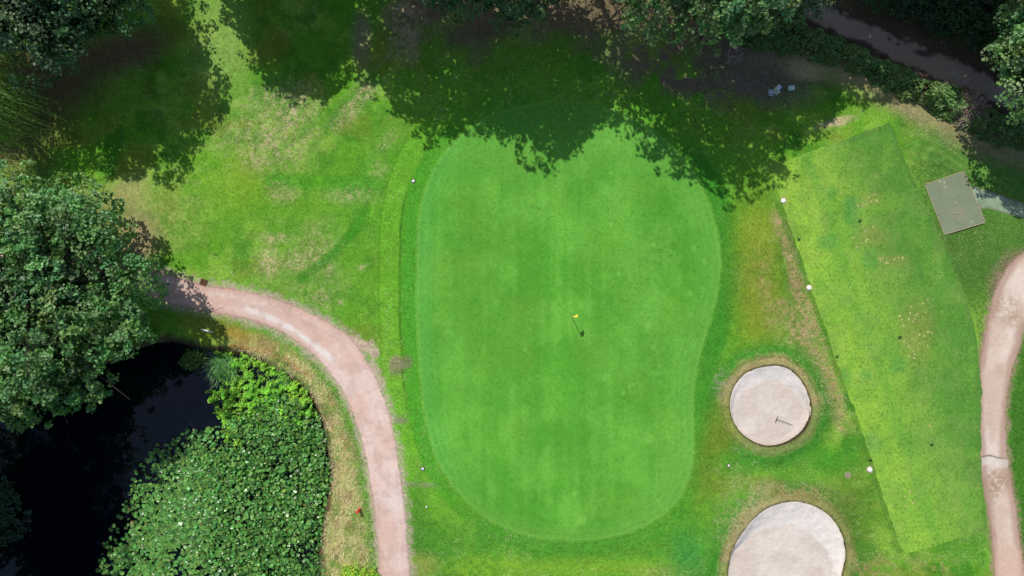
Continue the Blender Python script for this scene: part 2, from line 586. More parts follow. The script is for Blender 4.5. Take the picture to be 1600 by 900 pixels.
    # arc cut of the apron, inside the shade of the limes
    dl = line_dist(x, y, smooth_loop([(566, 132), (600, 96), (650, 62), (720, 45), (800, 52), (900, 120), (1000, 130)], 5, False))
    # south-west
    stain(ell(x, y, 690, 870, 60, 40, 20, .9), alb((66, 140, 40)), .7)
    stain(ell(x, y, 655, 840, 16, 80, 0, .9), alb((76, 128, 44)), .6)
    stain(ell(x, y, 660, 885, 24, 18, 0, .8), alb((160, 168, 80)), .7)
    stain(ell(x, y, 760, 890, 60, 18, 0, .9), alb((140, 182, 50)), .6 * clump + .2)
    stain(ell(x, y, 920, 887, 150, 12, 0, .8), alb((130, 176, 50)), .75)
    stain(ell(x, y, 1030, 892, 40, 8, 0, .9), alb((150, 160, 80)), .5)
    stain(ell(x, y, 1075, 870, 30, 40, 0, .9), alb((44, 138, 60)), .7)
    stain(ell(x, y, 619, 571, 12, 15, 0, .35), alb((146, 124, 106)), .75 * (.5 + f3))
    stain(ell(x, y, 636, 566, 8, 10, 0, .5), alb((126, 124, 88)), .8)
    stain(ell(x, y, 656, 757, 30, 4, 3, .7), alb((140, 140, 108)), .55 * clump + .25)
    stain(ell(x, y, 625, 657, 12, 5, 0, .7), alb((140, 134, 108)), .7)
    # east: olive ground, worn strip along the tee
    stain(ell(x, y, 1190, 440, 46, 150, -4, .55), alb((116, 146, 42)), .75)
    stain(ell(x, y, 1185, 365, 30, 36, 0, .8), alb((146, 166, 52)), .6)
    stain(ell(x, y, 1190, 440, 24, 60, 0, .9), alb((146, 140, 66)), .55 * clump + .15)
    stain(ell(x, y, 1180, 480, 22, 60, 0, .9), alb((140, 158, 44)), .5)
    stain(ell(x, y, 1238, 450, 14, 90, -10, .8), alb((88, 132, 38)), .7)
    for pts, w, a in [([(1212, 338), (1225, 375), (1238, 415), (1246, 445)], 8, 1.0), ([(1246, 445), (1262, 500), (1278, 545), (1296, 600), (1306, 640)], 11, .95), ([(1222, 480), (1245, 520), (1262, 560), (1290, 608)], 12, .9), ([(1290, 600), (1300, 640), (1318, 665)], 12, .7), ([(1192, 420), (1200, 500), (1230, 540)], 9, .35)]:
        d = line_dist(x, y, smooth_loop(pts, 5, False))
        stain(sstep(w * 1.9, w * .4, d + (f2 - .5) * 14), alb((178, 150, 108)), a * (0.45 + .7 * speck) * (0.5 + .6 * clump))
    dte = line_dist(x, y, smooth_loop([(1216, 322), (1256, 428), (1288, 520), (1318, 606), (1350, 690), (1378, 776), (1404, 858)], 5, False))
    stain(sstep(9, 3, dte), alb((74, 124, 38)), .5)
    # bunker surrounds
    for poly, top in ((BUNKER_A, 633), (BUNKER_B, 875)):
        d = sdf(x, y, poly)
        ang = np.where(y < top, 1.0, 0.55)
        stain(sstep(52, 20, d), alb((74, 142, 42)), .85)
        stain(sstep(36, 24, d) * sstep(14, 22, d), alb((60, 134, 38)), .45)
        stain(sstep(22, 6, d + (f2 - .5) * 14), alb((176, 158, 108)), ang * (.7 + .45 * fs) )
        stain(sstep(2.5, 1, np.abs(d - 13)) * ang, alb((112, 108, 60)), .5)
        stain(sstep(4, 0, d), alb((92, 84, 44)), .85)
    stain(ell(x, y, 1250, 770, 80, 14, 10, .8), alb((140, 132, 78)), .75 * clump + .2)
    stain(ell(x, y, 1165, 800, 14, 50, 36, .7), alb((176, 164, 116)), .9 * (.3 + .7 * speck))
    stain(ell(x, y, 1140, 770, 16, 60, 20, .8), alb((150, 150, 96)), .5 * speck + .1)
    stain(ell(x, y, 1128, 600, 12, 22, 10, .8), alb((150, 150, 128)), .75 * speck)
    stain(ell(x, y, 1120, 700, 26, 70, 10, .8), alb((124, 134, 42)), .65)
    stain(ell(x, y, 1150, 722, 40, 18, 0, .8), alb((72, 156, 40)), .6)
    stain(ell(x, y, 1290, 720, 60, 22, 0, .9), alb((62, 150, 42)), .6)
    stain(ell(x, y, 1330, 800, 46, 60, 0, .9), alb((98, 124, 46)), .7)
    stain(ell(x, y, 1326, 743, 5, 5, 0, .5), alb((180, 160, 140)), .8)
    stain(ell(x, y, 1350, 890, 50, 20, 0, .9), alb((150, 138, 84)), .7 * clump + .15)
    stain(ell(x, y, 1465, 880, 40, 14, 0, .9), alb((156, 146, 92)), .6 * clump)
    stain(ell(x, y, 1510, 855, 40, 30, 0, .8), alb((66, 142, 40)), .6)
    # north-east rough
    stain(sstep(1380, 1470, x) * sstep(130, 230, y) * sstep(520, 380, y), alb((92, 136, 58)), .8)
    stain(ell(x, y, 1490, 420, 75, 70, 0, .8), alb((84, 124, 52)), .7)
    for k in range(9):
        a0 = (1390 + 4 * k, 190 + 9 * k)
        d = line_dist(x, y, np.array([a0, (a0[0] + 70, a0[1] + 22), (a0[0] + 190, a0[1] + 100)]))
        stain(sstep(4.0, .8, d) * sstep(1385, 1410, x) * sstep(330, 290, y), alb((150, 168, 96)) if k % 2 else alb((66, 122, 42)), .22 * (.2 + 1.2 * f2))
    # litter under the trees to the north
    nl = (fbm(x / 40, y / 40, 20, 4) - .5) * 90
    north = sstep(95, 25, y + nl - 18 * sstep(900, 1180, x) * 3) * sstep(560, 660, x + nl)
    stain(north * sstep(1330, 1240, x), alb((128, 104, 86)), .9)
    stain(ell(x, y, 1080, 110, 130, 45, 12, .6), alb((128, 108, 92)), sstep(.36, .58, fbm(x / 26, y / 26, 23, 3)))
    stain(ell(x, y, 1190, 120, 80, 38, 16, .6), alb((132, 116, 100)), .85)
    stain(ell(x, y, 635, 40, 30, 50, 0, .7), alb((176, 156, 120)), .8 * clump + .2)
    stain(ell(x, y, 565, 60, 14, 40, 0, .7), alb((150, 130, 110)), .7)
    stain(ell(x, y, 190, 80, 70, 30, -12, .6), alb((130, 100, 78)), .9)
    stain(ell(x, y, 90, 120, 70, 50, 0, .7), alb((118, 94, 72)), .9)
    stain(ell(x, y, 20, 180, 70, 90, 0, .7), alb((110, 90, 66)), .8)
    stain(ell(x, y, 60, 360, 160, 60, 0, .7), alb((150, 140, 90)), .6)
    di = sdf(x, y, IVY)
    stain(sstep(40, 6, di + (f2 - .5) * 16) * sstep(60, 110, y), alb((164, 148, 108)), .85)
    stain(ell(x, y, 1255, 110, 26, 14, 10, .7), alb((200, 182, 130)), .9)
    stain(ell(x, y, 1305, 192, 28, 7, -14, .6), alb((204, 186, 140)), .95 * (.4 + .6 * clump))
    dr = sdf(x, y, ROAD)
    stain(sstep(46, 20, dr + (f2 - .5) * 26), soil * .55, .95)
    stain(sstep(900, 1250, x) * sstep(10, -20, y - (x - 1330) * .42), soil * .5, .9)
    # pond bank: straw, a green verge beside the path, a bare edge
    dp = sdf(x, y, POND)
    dpl = sdf(x, y, PATH_L)
    bank = sstep(95, 70, dp) * sstep(0, 8, dpl) * sstep(340, 400, x + (y - 500) * .3) * sstep(470, 520, y + x * .12)
    stain(bank, alb((196, 178, 120)), .55 + .45 * speck)
    stain(bank * sstep(.5, .62, fbm(x / 16, y / 16, 26, 3)), alb((128, 156, 62)), .75)
    stain(bank * sstep(.52, .66, fbm(x / 10, y / 22, 27, 3)), alb((150, 112, 76)), .5)
    stain(sstep(24, 8, dpl + (f2 - .5) * 12) * sstep(2, 6, dpl) * sstep(60, 20, y * 0 + dp - 40), alb((92, 160, 42)), .85)
    lineo = line_dist(x, y, smooth_loop([(362, 540), (402, 548), (425, 552), (462, 575), (488, 590)], 5, False))
    stain(sstep(5, 1, lineo), alb((170, 118, 58)), .7)
    stain(ell(x, y, 330, 505, 50, 22, 12, .8), alb((132, 140, 48)), .75)
    stain(ell(x, y, 372, 522, 26, 9, 15, .8), alb((180, 140, 60)), .5)
    stain(sstep(14, 2, dp + (f3 - .5) * 12), alb((92, 72, 52)), .9)
    stain(sstep(2, -8, dp), alb((40, 34, 28)), .95)
    # ragged verge of the gravel
    stain(sstep(14, 1, dpl + (f3 - .5) * 16), alb((206, 182, 164)), .45 + .4 * speck)
    wornp = line_dist(x, y, smooth_loop([(548, 532), (570, 540), (582, 552)], 5, False))
    stain(sstep(14, 4, wornp + (f3 - .5) * 14), alb((206, 178, 158)), .85)
    stain(sstep(10, 2, line_dist(x, y, np.array([(585, 575), (597, 600)])) + (f3 - .5) * 10), alb((204, 182, 158)), .6)
    dpr = sdf(x, y, PATH_R)
    stain(sstep(1600, 1640, x + dpr), alb((74, 122, 46)), .0)
    stain(sstep(1562, 1580, x) * sstep(500, 560, y), alb((72, 126, 42)), .85)
    stain(sstep(10, 1, dpr + (f3 - .5) * 12), alb((170, 140, 118)), .5 + .4 * speck)
    stain(sstep(26, 6, dpr + (f3 - .5) * 20) * ell(x, y, 1570, 430, 30, 40, 0, .6), alb((150, 122, 104)), .8)
    # fibre scatter and worm casts
    stain(sstep(.80, .92, vnoise(x / 1.7, y / 1.7, 33)) * sstep(.45, .6, f1), alb((205, 200, 150)), .35)
    return C * (0.86 + 0.28 * f3)[..., None]


def green_colour(X, Y):
    x, y = X, Y
    f1 = fbm(x / 60, y / 60, 71, 4)
    f2 = fbm(x / 18, y / 18, 72, 4)
    f3 = fbm(x / 4, y / 4, 73, 2)
    st = .65 * fbm(x / 9, y / 240, 74, 3) + .35 * f1
    C = mixc(np.broadcast_to(alb((88, 164, 48)), x.shape + (3,)), alb((112, 184, 66)), sstep(.34, .68, .45 * f1 + .35 * st + .2 * f2))
    C = mixc(C, alb((84, 152, 46)), .4 * sstep(.42, .72, fbm(x / 75, y / 75, 75, 5)))
    C = mixc(C, alb((108, 164, 52)), .4 * sstep(.42, .74, fbm(x / 60, y / 60, 79, 5)))
    stripe = sstep(.3, .7, .5 + .5 * np.sin((x + 14 * (f1 - .5)) / 15.0)) * fbm(x / 50, y / 160, 70, 2) * 1.6
    C = C * (0.97 + .042 * stripe)[..., None]
    dg = -sdf(x, y, GREEN)
    C = mixc(C, alb((112, 180, 72)), .5 * sstep(60, 10, dg) * sstep(900, 1080, x))
    C = mixc(C, alb((112, 178, 70)), .5 * sstep(330, 220, y))
    C = mixc(C, alb((112, 176, 66)), .5 * sstep(30, 6, dg) * sstep(700, 820, y))
    C = mixc(C, alb((96, 178, 76)), .5 * sstep(40, 8, dg) * sstep(760, 660, x))
    for q in (8, 19, 27):
        C = mixc(C, alb((88, 156, 50)), .28 * sstep(2.5, .5, np.abs(dg - q)))
    C = mixc(C, alb((126, 188, 74)), .6 * sstep(3, 0, dg))
    # lighter colonies of another grass
    col_ = fbm(x / 9, y / 9, 76, 3)
    for cx, cy, rx, ry in [(1018, 585, 26, 34), (1012, 545, 16, 14), (1028, 540, 10, 14), (1000, 420, 34, 44), (1040, 380, 24, 30), (1030, 460, 24, 12), (1010, 510, 10, 10), (980, 330, 30, 40), (1045, 415, 20, 22)]:
        C = mixc(C, alb((118, 184, 74)), .3 * ell(x, y, cx, cy, rx, ry, 0, .5) * sstep(.42, .5, col_))
    for cx, cy, r in [(1076, 459, 4.5), (1013, 684, 8), (1043, 682, 4), (897, 770, 4.5), (973, 613, 4), (954, 350, 3), (1082, 389, 5), (1099, 409, 4), (1020, 383, 4), (967, 428, 3), (1007, 478, 3), (1003, 490, 2.5), (908, 812, 8), (1028, 782, 4), (990, 600, 3), (908, 477, 4), (890, 473, 3), (820, 547, 3), (954, 271, 3), (700, 395, 2.5), (697, 422, 2.5), (1012, 508, 5), (983, 604, 2.5)]:
        C = mixc(C, alb((132, 198, 78)), .5 * ell(x, y, cx, cy, r, r, 0, .45))
    sp = vnoise(x / 1.6, y / 1.6, 77)
    C = mixc(C, alb((150, 200, 110)), .45 * sstep(.965, .995, sp))
    C = mixc(C, alb((60, 122, 34)), .4 * sstep(.16, .04, sp))
    C = mixc(C, alb((60, 118, 36)), .6 * sstep(.93, .97, vnoise(x / 3.1, y / 3.1, 78)))
    return C * (.90 + .20 * f3)[..., None]


DIVOTS = [(1338, 321), (1346, 322), (1350, 321), (1352, 319), (1359, 315), (1364, 303), (1367, 314), (1355, 309), (1349, 362), (1351, 361), (1350, 377), (1352, 374), (1342, 380), (1336, 386), (1330, 372), (1362, 355), (1373, 407), (1377, 404), (1382, 411), (1385, 411), (1372, 404), (1395, 405), (1402, 403), (1408, 403), (1419, 489), (1421, 479), (1439, 474), (1447, 469), (1403, 494), (1407, 499), (1409, 508), (1417, 498), (1426, 498), (1424, 502), (1431, 490), (1443, 488), (1433, 523), (1422, 529), (1441, 524), (1446, 540), (1423, 549), (1426, 553), (1431, 545), (1418, 555), (1426, 559), (1417, 540), (1434, 535), (1450, 665), (1447, 518), (1390, 767), (1420, 768), (1412, 775), (1425, 785), (1413, 790), (1453, 520), (1428, 492), (1410, 533)]


def tee_colour(X, Y):
    x, y = X, Y
    f1 = fbm(x / 50, y / 50, 81, 4)
    f2 = fbm(x / 14, y / 14, 82, 4)
    f3 = fbm(x / 3.2, y / 3.2, 83, 2)
    ex, ey = 1410 - 1213, 862 - 290
    L = math.hypot(ex, ey)
    u = ((x - 1213) * ey - (y - 290) * ex) / L
    v = ((x - 1213) * ex + (y - 290) * ey) / L
    C = mixc(np.broadcast_to(alb((138, 184, 66)), x.shape + (3,)), alb((92, 146, 54)), sstep(50, 165, u + (f1 - .5) * 70))
    C = mixc(C, alb((156, 200, 66)), (.85 * sstep(52, 34, u) + .35 * sstep(300, 0, v) * sstep(120, 60, u)) * (.6 + .4 * f2))
    C = mixc(C, alb((106, 172, 56)), .4 * sstep(9, 5, np.abs(u - 58 - (f1 - .5) * 6)))
    C = mixc(C, alb((100, 146, 56)), .35 * sstep(.45, .7, fbm(x / 22, y / 22, 84, 4)))
    C = mixc(C, alb((138, 184, 66)), .35 * sstep(.45, .72, fbm(x / 30, y / 30, 85, 4)))
    C = mixc(C, alb((92, 160, 56)), .3 * sstep(.5, .7, fbm(x / 40, y / 40, 88, 3)))
    for cx, cy, r in [(1313, 590, 15), (1400, 570, 13), (1350, 585, 9), (1330, 318, 12), (1326, 315, 9), (1290, 380, 14), (1357, 407, 14), (1330, 340, 14), (1296, 304, 9), (1360, 695, 18)]:
        C = mixc(C, alb((72, 152, 66)), .5 * ell(x, y, cx, cy, r, r, 0, .6))
    for cx, cy, rx, ry in [(1358, 312, 16, 10), (1362, 370, 22, 14), (1430, 515, 26, 45), (1395, 408, 22, 8)]:
        C = mixc(C, alb((142, 150, 70)), .5 * ell(x, y, cx, cy, rx, ry, 0, .7))
    r_ = np.random.default_rng(9)
    for cx, cy in DIVOTS:
        C = mixc(C, alb((150, 160, 80)), .3 * ell(x, y, cx, cy, 3.2, 3.4, 0, .7))
        C = mixc(C, alb((228, 212, 162)), (.45 + .5 * r_.random()) * ell(x, y, cx, cy, .8 + .4 * r_.random(), 1.0 + .9 * r_.random(), r_.uniform(-40, 40), .4))
    for cx, cy in [(1221, 314), (1262, 449), (1359, 733)]:
        C = mixc(C, alb((196, 196, 96)), .5 * ell(x, y, cx, cy, 9, 9, 0, .5))
    d = -sdf(x, y, TEE)
    C = mixc(C, alb((142, 188, 66)), .4 * sstep(4, 0, d) * sstep(120, 60, u))
    C = mixc(C, alb((88, 136, 56)), .75 * sstep(14, 0, d + (f2 - .5) * 14) * sstep(90, 140, u))
    dk = vnoise(x / 1.8, y / 1.8, 86)
    C = mixc(C, alb((78, 116, 40)), .55 * sstep(.62, .88, dk))
    C = mixc(C, alb((150, 168, 92)), .16 * sstep(.45, .65, fbm(x / 26, y / 34, 89, 4)))
    C = mixc(C, alb((206, 214, 130)), .4 * sstep(.90, .98, vnoise(x / 1.4, y / 1.4, 87)))
    return C * (.88 + .24 * f3)[..., None]


def path_colour(poly, west):
    def f(x, y):
        f1 = fbm(x / 40, y / 40, 91, 4)
        f3 = fbm(x / 3, y / 3, 93, 3)
        d = -sdf(x, y, poly)
        if west:
            C = mixc(np.broadcast_to(alb((226, 190, 173)), x.shape + (3,)), alb((232, 204, 190)), sstep(.35, .65, f1))
            C = mixc(C, alb((212, 176, 160)), .5 * sstep(560, 380, x))
            wl = line_dist(x, y, smooth_loop([(385, 482), (440, 505), (478, 530), (520, 562)], 5, False))
            C = mixc(C, alb((242, 234, 226)), .8 * sstep(7, 1, wl + (f3 - .5) * 9))
            C = mixc(C, alb((206, 162, 144)), .6 * sstep(7, 1, d + (f3 - .5) * 4) * sstep(500, 380, x))
            C = mixc(C, alb((236, 222, 214)), .5 * ell(x, y, 618, 770, 14, 26, 0, .8))
            C = mixc(C, alb((238, 218, 208)), .4 * sstep(5, 1, np.abs(d - 12 - (f1 - .5) * 8)) * sstep(.3, .6, f3 * .5 + f1 * .5))
            C = mixc(C, alb((196, 164, 150)), .35 * sstep(.5, .68, fbm(x / 14, y / 14, 96, 4)))
        else:
            C = mixc(np.broadcast_to(alb((232, 211, 194)), x.shape + (3,)), alb((216, 190, 170)), sstep(.35, .65, f1))
            C = mixc(C, alb((178, 142, 124)), .75 * sstep(14, 4, d + (f1 - .5) * 18))
            for cx, cy, rx, ry, a in [(1570, 478, 22, 26, .6), (1590, 500, 20, 14, .5), (1556, 750, 24, 18, .8), (1563, 575, 10, 14, .3), (1550, 770, 12, 16, .6)]:
                C = mixc(C, alb((168, 138, 112)), a * ell(x, y, cx, cy, rx, ry, 0, .6) * sstep(.3, .6, f3 * .6 + f1 * .4))
            ck = line_dist(x, y, smooth_loop([(1530, 713), (1545, 711), (1558, 715), (1576, 716)], 4, False))
            C = mixc(C, alb((110, 90, 72)), .8 * sstep(1.8, .6, ck + (f3 - .5) * 2))
            C = mixc(C, alb((226, 220, 206)), .5 * sstep(9, 4, np.abs(ck - 7)) * sstep(712, 718, y))
            C = mixc(C, alb((224, 176, 152)), .35 * sstep(800, 900, y))
        C = mixc(C, alb((150, 122, 104)), .5 * sstep(3, 0, d + (f3 - .5) * 3))
        pb = vnoise(x / 1.3, y / 1.3, 95)
        C = mixc(C, alb((170, 140, 124)), .35 * sstep(.86, .96, pb))
        return C * (.94 + .12 * f3)[..., None]
    return f


def road_colour(x, y):
    f1 = fbm(x / 30, y / 30, 101, 4)
    f3 = fbm(x / 4, y / 4, 102, 3)
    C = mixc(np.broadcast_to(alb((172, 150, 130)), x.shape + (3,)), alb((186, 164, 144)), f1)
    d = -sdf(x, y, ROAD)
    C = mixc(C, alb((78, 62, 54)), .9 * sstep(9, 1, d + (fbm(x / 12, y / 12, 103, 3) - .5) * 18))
    for cx, cy, rx, ry, rot in [(1444, 84, 16, 5, 10), (1402, 70, 4, 2, 0), (1388, 62, 4, 2, 20), (1385, 50, 2, 1.5, 0)]:
        C = mixc(C, alb((60, 52, 52)), .8 * ell(x, y, cx, cy, rx, ry, rot, .5))
    for cx, cy, r in [(1474, 107, 2.2), (1489, 114, 4), (1509, 127, 4), (1500, 121, 3), (1518, 137, 4), (1255, 22, 2), (1305, 20, 4)]:
        C = mixc(C, alb((186, 180, 186)), .6 * ell(x, y, cx, cy, r, r * .7, 0, .5))
    return C * (.9 + .2 * f3)[..., None]


def mat_colour(x, y):
    f1 = fbm(x / 16, y / 16, 111, 3)
    C = mixc(np.broadcast_to(alb((132, 142, 112)), x.shape + (3,)), alb((142, 151, 124)), f1)
    C = mixc(C, alb((164, 150, 132)), .5 * ell(x, y, 1497, 334, 10, 9, 0, .8))
    for cx, cy in [(1474, 285), (1475, 293), (1467, 284), (1517, 347), (1492, 317)]:
        C = mixc(C, alb((205, 205, 170)), .7 * ell(x, y, cx, cy, 1.6, 1.2, 0, .4))
    return C


def walk_colour(x, y):
    f1 = fbm(x / 10, y / 10, 121, 4)
    C = mixc(np.broadcast_to(alb((136, 158, 124)), x.shape + (3,)), alb((158, 176, 146)), sstep(.3, .7, f1))
    d = -sdf(x, y, MAT_WALK)
    C = mixc(C, alb((120, 116, 92)), .6 * sstep(4, 1, d + (f1 - .5) * 5))
    return C


def fine_axes(x0, x1, y0, y1, s):
    return grid_axes(x0, x1, s), grid_axes(y0, y1, s)


def ragged(poly, amp, sc, seed):
    def f(X, Y):
        d = sdf(X, Y, poly)
        return d + np.where(np.abs(d) < 20, (fbm(X / sc, Y / sc, seed, 3) - .5) * amp, 0)
    return f


# the ground: one sheet, fine under the fairway and coarse out to the horizon
far = np.cumsum(2.0 * 1.28 ** np.arange(1, 31))
fx = grid_axes(-24, 1624, 1.6)
fy = grid_axes(-24, 924, 1.6)
gx_ = np.concatenate([(fx[0] - far)[::-1], fx, fx[-1] + far])
gy_ = np.concatenate([(fy[0] - far)[::-1], fy, fy[-1] + far])


def holes(X, Y):
    return -np.minimum(sdf(X, Y, BUNKER_A), sdf(X, Y, BUNKER_B))


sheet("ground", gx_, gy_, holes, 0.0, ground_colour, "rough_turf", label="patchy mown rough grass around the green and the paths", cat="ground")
ax, ay = fine_axes(640, 1136, 150, 856, 1.6)
sheet("putting_green", ax, ay, lambda X, Y: sdf(X, Y, GREEN), 0.010, green_colour, "fine_turf", label="smooth pear shaped putting green with the yellow flag", cat="putting green")
ax, ay = fine_axes(1204, 1546, 188, 870, 1.1)
sheet("tee_lawn", ax, ay, ragged(TEE, 5.0, 12, 131), 0.010, tee_colour, "tee_turf", label="long bright green teeing ground with pale divots", cat="teeing ground")
ax, ay = fine_axes(-40, 720, 300, 960, 1.6)
sheet("gravel_path", ax, ay, ragged(PATH_L, 7.0, 7, 132), 0.008, path_colour(PATH_L, True), "gravel", label="pinkish gravel path curving between pond and green", cat="path")
ax, ay = fine_axes(1515, 1700, 330, 960, 1.6)
sheet("gravel_path", ax, ay, ragged(PATH_R, 6.0, 7, 133), 0.008, path_colour(PATH_R, False), "gravel", label="pale gravel path with a cracked seam beside the tee", cat="path")
ax, ay = fine_axes(1000, 1780, -120, 300, 2.0)
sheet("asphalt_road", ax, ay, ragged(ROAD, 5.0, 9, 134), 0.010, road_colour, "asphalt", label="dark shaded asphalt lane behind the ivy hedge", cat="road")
ax, ay = fine_axes(1500, 1690, 280, 390, 1.6)
sheet("turf_walk_path", ax, ay, ragged(MAT_WALK, 1.2, 8, 135), 0.012, walk_colour, "mat_turf", label="pale green carpet walkway leading to the tee mat", cat="path")


# bunkers: sand bowls with a cut turf lip
def bunker(poly, centre, floor_c, floor_r, deep, label):
    cx, cy = centre
    P0 = np.array(poly)
    lip = height(P0[:, 0], P0[:, 1])
    rim0 = float(np.mean(lip))
    n = len(P0)
    i = np.arange(n)
    j = (i + 1) % n
    fcx, fcy = floor_c

    def parts(x, y):
        out_ = np.hypot(x - fcx, y - fcy) - floor_r + (fbm(x / 24, y / 24, 144, 3) - .5) * 10
        rim = np.maximum(-sdf(x, y, P0), 0)
        k = np.where(out_ > 0, out_ / (out_ + rim + 1e-6), 0)
        return out_, rim, k

    def zf(x, y):
        out_, rim, k = parts(x, y)
        z = height(x, y) * k + rim0 * (1 - k) - 0.07 - deep * sstep(1, 0, k)
        z = z - .05 * sstep(0, 10, rim) + (fbm(x / 11, y / 11, 141, 3) - .5) * .05 + (fbm(x / 3.4, y / 3.4, 145, 2) - .5) * .018
        return z

    def cf(x, y):
        out_, rim, k = parts(x, y)
        f = fbm(x / 26, y / 26, 142, 4)
        f3 = fbm(x / 3.4, y / 3.4, 143, 3)
        C = mixc(np.broadcast_to(alb((230, 215, 202)), x.shape + (3,)), alb((221, 204, 190)), sstep(.3, .7, f))
        C = mixc(C, alb((206, 190, 178)), .16 * sstep(.55, .75, fbm(x / 40, y / 18, 146, 4)))
        rake = .5 + .5 * np.sin(np.hypot(x - fcx - 30, y - fcy + 40) * 1.9 + 5 * f)
        C = C * (1 - .035 * rake * sstep(.35, .6, f))[..., None]
        face = sstep(-2, 3, out_)
        C = mixc(C, alb((243, 232, 222)), face * .9)
        C = mixc(C, alb((206, 190, 176)), .4 * sstep(4, 1, np.abs(out_ - 2)) * sstep(.42, .62, f3))
        C = mixc(C, alb((232, 218, 202)), .3 * face * sstep(.55, .7, fbm(x / 6, y / 9, 147, 3)))
        C = mixc(C, alb((216, 200, 172)), .5 * sstep(5, 0, rim))
        st = vnoise(x / 1.5, y / 1.5, 148)
        C = mixc(C, alb((140, 126, 112)), .5 * sstep(.93, .98, st))
        return C * (.955 + .09 * f3)[..., None]

    ax, ay = grid_axes(P0[:, 0].min() - 4, P0[:, 0].max() + 4, 1.2), grid_axes(P0[:, 1].min() - 4, P0[:, 1].max() + 4, 1.2)
    o = sheet("sand_bunker", ax, ay, lambda X, Y: sdf(X, Y, P0), 0.0, cf, "sand", zf, label=label, cat="bunker")
    # turf lip: a rough cut bank between lawn and sand
    nl = 4
    LV = []
    jit = np.random.default_rng(4).uniform(-1.2, 1.2, n)
    for q in range(nl):
        f = q / (nl - 1)
        wob = jit * math.sin(f * 3.1) + 1.2 * (0.2 - f)
        nx = (P0[:, 0] - cx) / np.hypot(P0[:, 0] - cx, P0[:, 1] - cy)
        ny = (P0[:, 1] - cy) / np.hypot(P0[:, 0] - cx, P0[:, 1] - cy)
        LV.append(np.stack([(P0[:, 0] + nx * wob - 800) * M, (450 - P0[:, 1] - ny * wob) * M, lip + .012 - f * .16], 1))
    LF = []
    for r in range(nl - 1):
        LF.append(np.stack([r * n + i, r * n + j, (r + 1) * n + j, (r + 1) * n + i], 1))
    e = mesh_obj("turf_lip", np.concatenate(LV), np.concatenate(LF), "dark_soil", o, None, True)
    return o


bunker(BUNKER_A, (1202, 633), (1203, 655), 59, .24, "smaller round sand bunker with a rake lying in it")
bunker(BUNKER_B, (1227, 875), (1222, 906), 83, .30, "larger sand bunker with a broad pale bank below the small one")

# pond
pw = smooth_loop([(px, py) for px, py in POND[::5]], 5)
pc = np.array([(140, 830)], float)
ring = [pc[0] + (pw - pc[0]) * t for t in (1.12, .8, .55, .3)]
WV = np.concatenate([np.stack([(r[:, 0] - 800) * M, (450 - r[:, 1]) * M, np.full(len(r), WATER_Z)], 1) for r in ring])
n = len(pw)
i = np.arange(n)
j = (i + 1) % n
WF = [tuple(int(v) for v in f) for r in range(3) for f in np.stack([r * n + i, r * n + j, (r + 1) * n + j, (r + 1) * n + i], 1)]
WF.append(tuple(int(3 * n + k) for k in range(n)))
WF = [f[::-1] for f in WF]
o = mesh_obj("pond_water", WV, WF, "pond_water")
tag(o, "still black pond water between the maple and the lily pads", "pond", None, "structure")


# ------------------------------------------------------------------ leaves
def norm(v):
    return v / (np.linalg.norm(v, axis=-1, keepdims=True) + 1e-9)


def leaf_arrays(pos, nrm, size, aspect=.85, fold=.18, droop=.15, rng=RNG):
    """folded diamond leaves; two triangles each"""
    n = len(pos)
    nrm = norm(nrm)
    r = rng.normal(size=(n, 3))
    u = norm(np.cross(nrm, r))
    w = np.cross(nrm, u)
    L = size[:, None]
    base = pos - u * L * .5
    tip = pos + u * L * .5 - nrm * L * droop
    lf = pos - u * L * .08 + w * L * aspect * .5 + nrm * L * fold
    rt = pos - u * L * .08 - w * L * aspect * .5 + nrm * L * fold
    V = np.stack([base, rt, tip, lf], 1).reshape(-1, 3)
    k = np.arange(n)[:, None] * 4
    F = np.concatenate([k + np.array([[0, 1, 2]]), k + np.array([[0, 2, 3]])], 0)
    return V, F


def fib_dirs(n, rng, zmin=-.35):
    k = np.arange(n) + .5
    z = 1 - (1 - zmin) * k / n
    ph = k * 2.39996 + rng.uniform(0, 6.28)
    s = np.sqrt(np.maximum(0, 1 - z * z))
    d = np.stack([s * np.cos(ph), s * np.sin(ph), z], 1)
    return norm(d + rng.normal(size=d.shape) * .16)


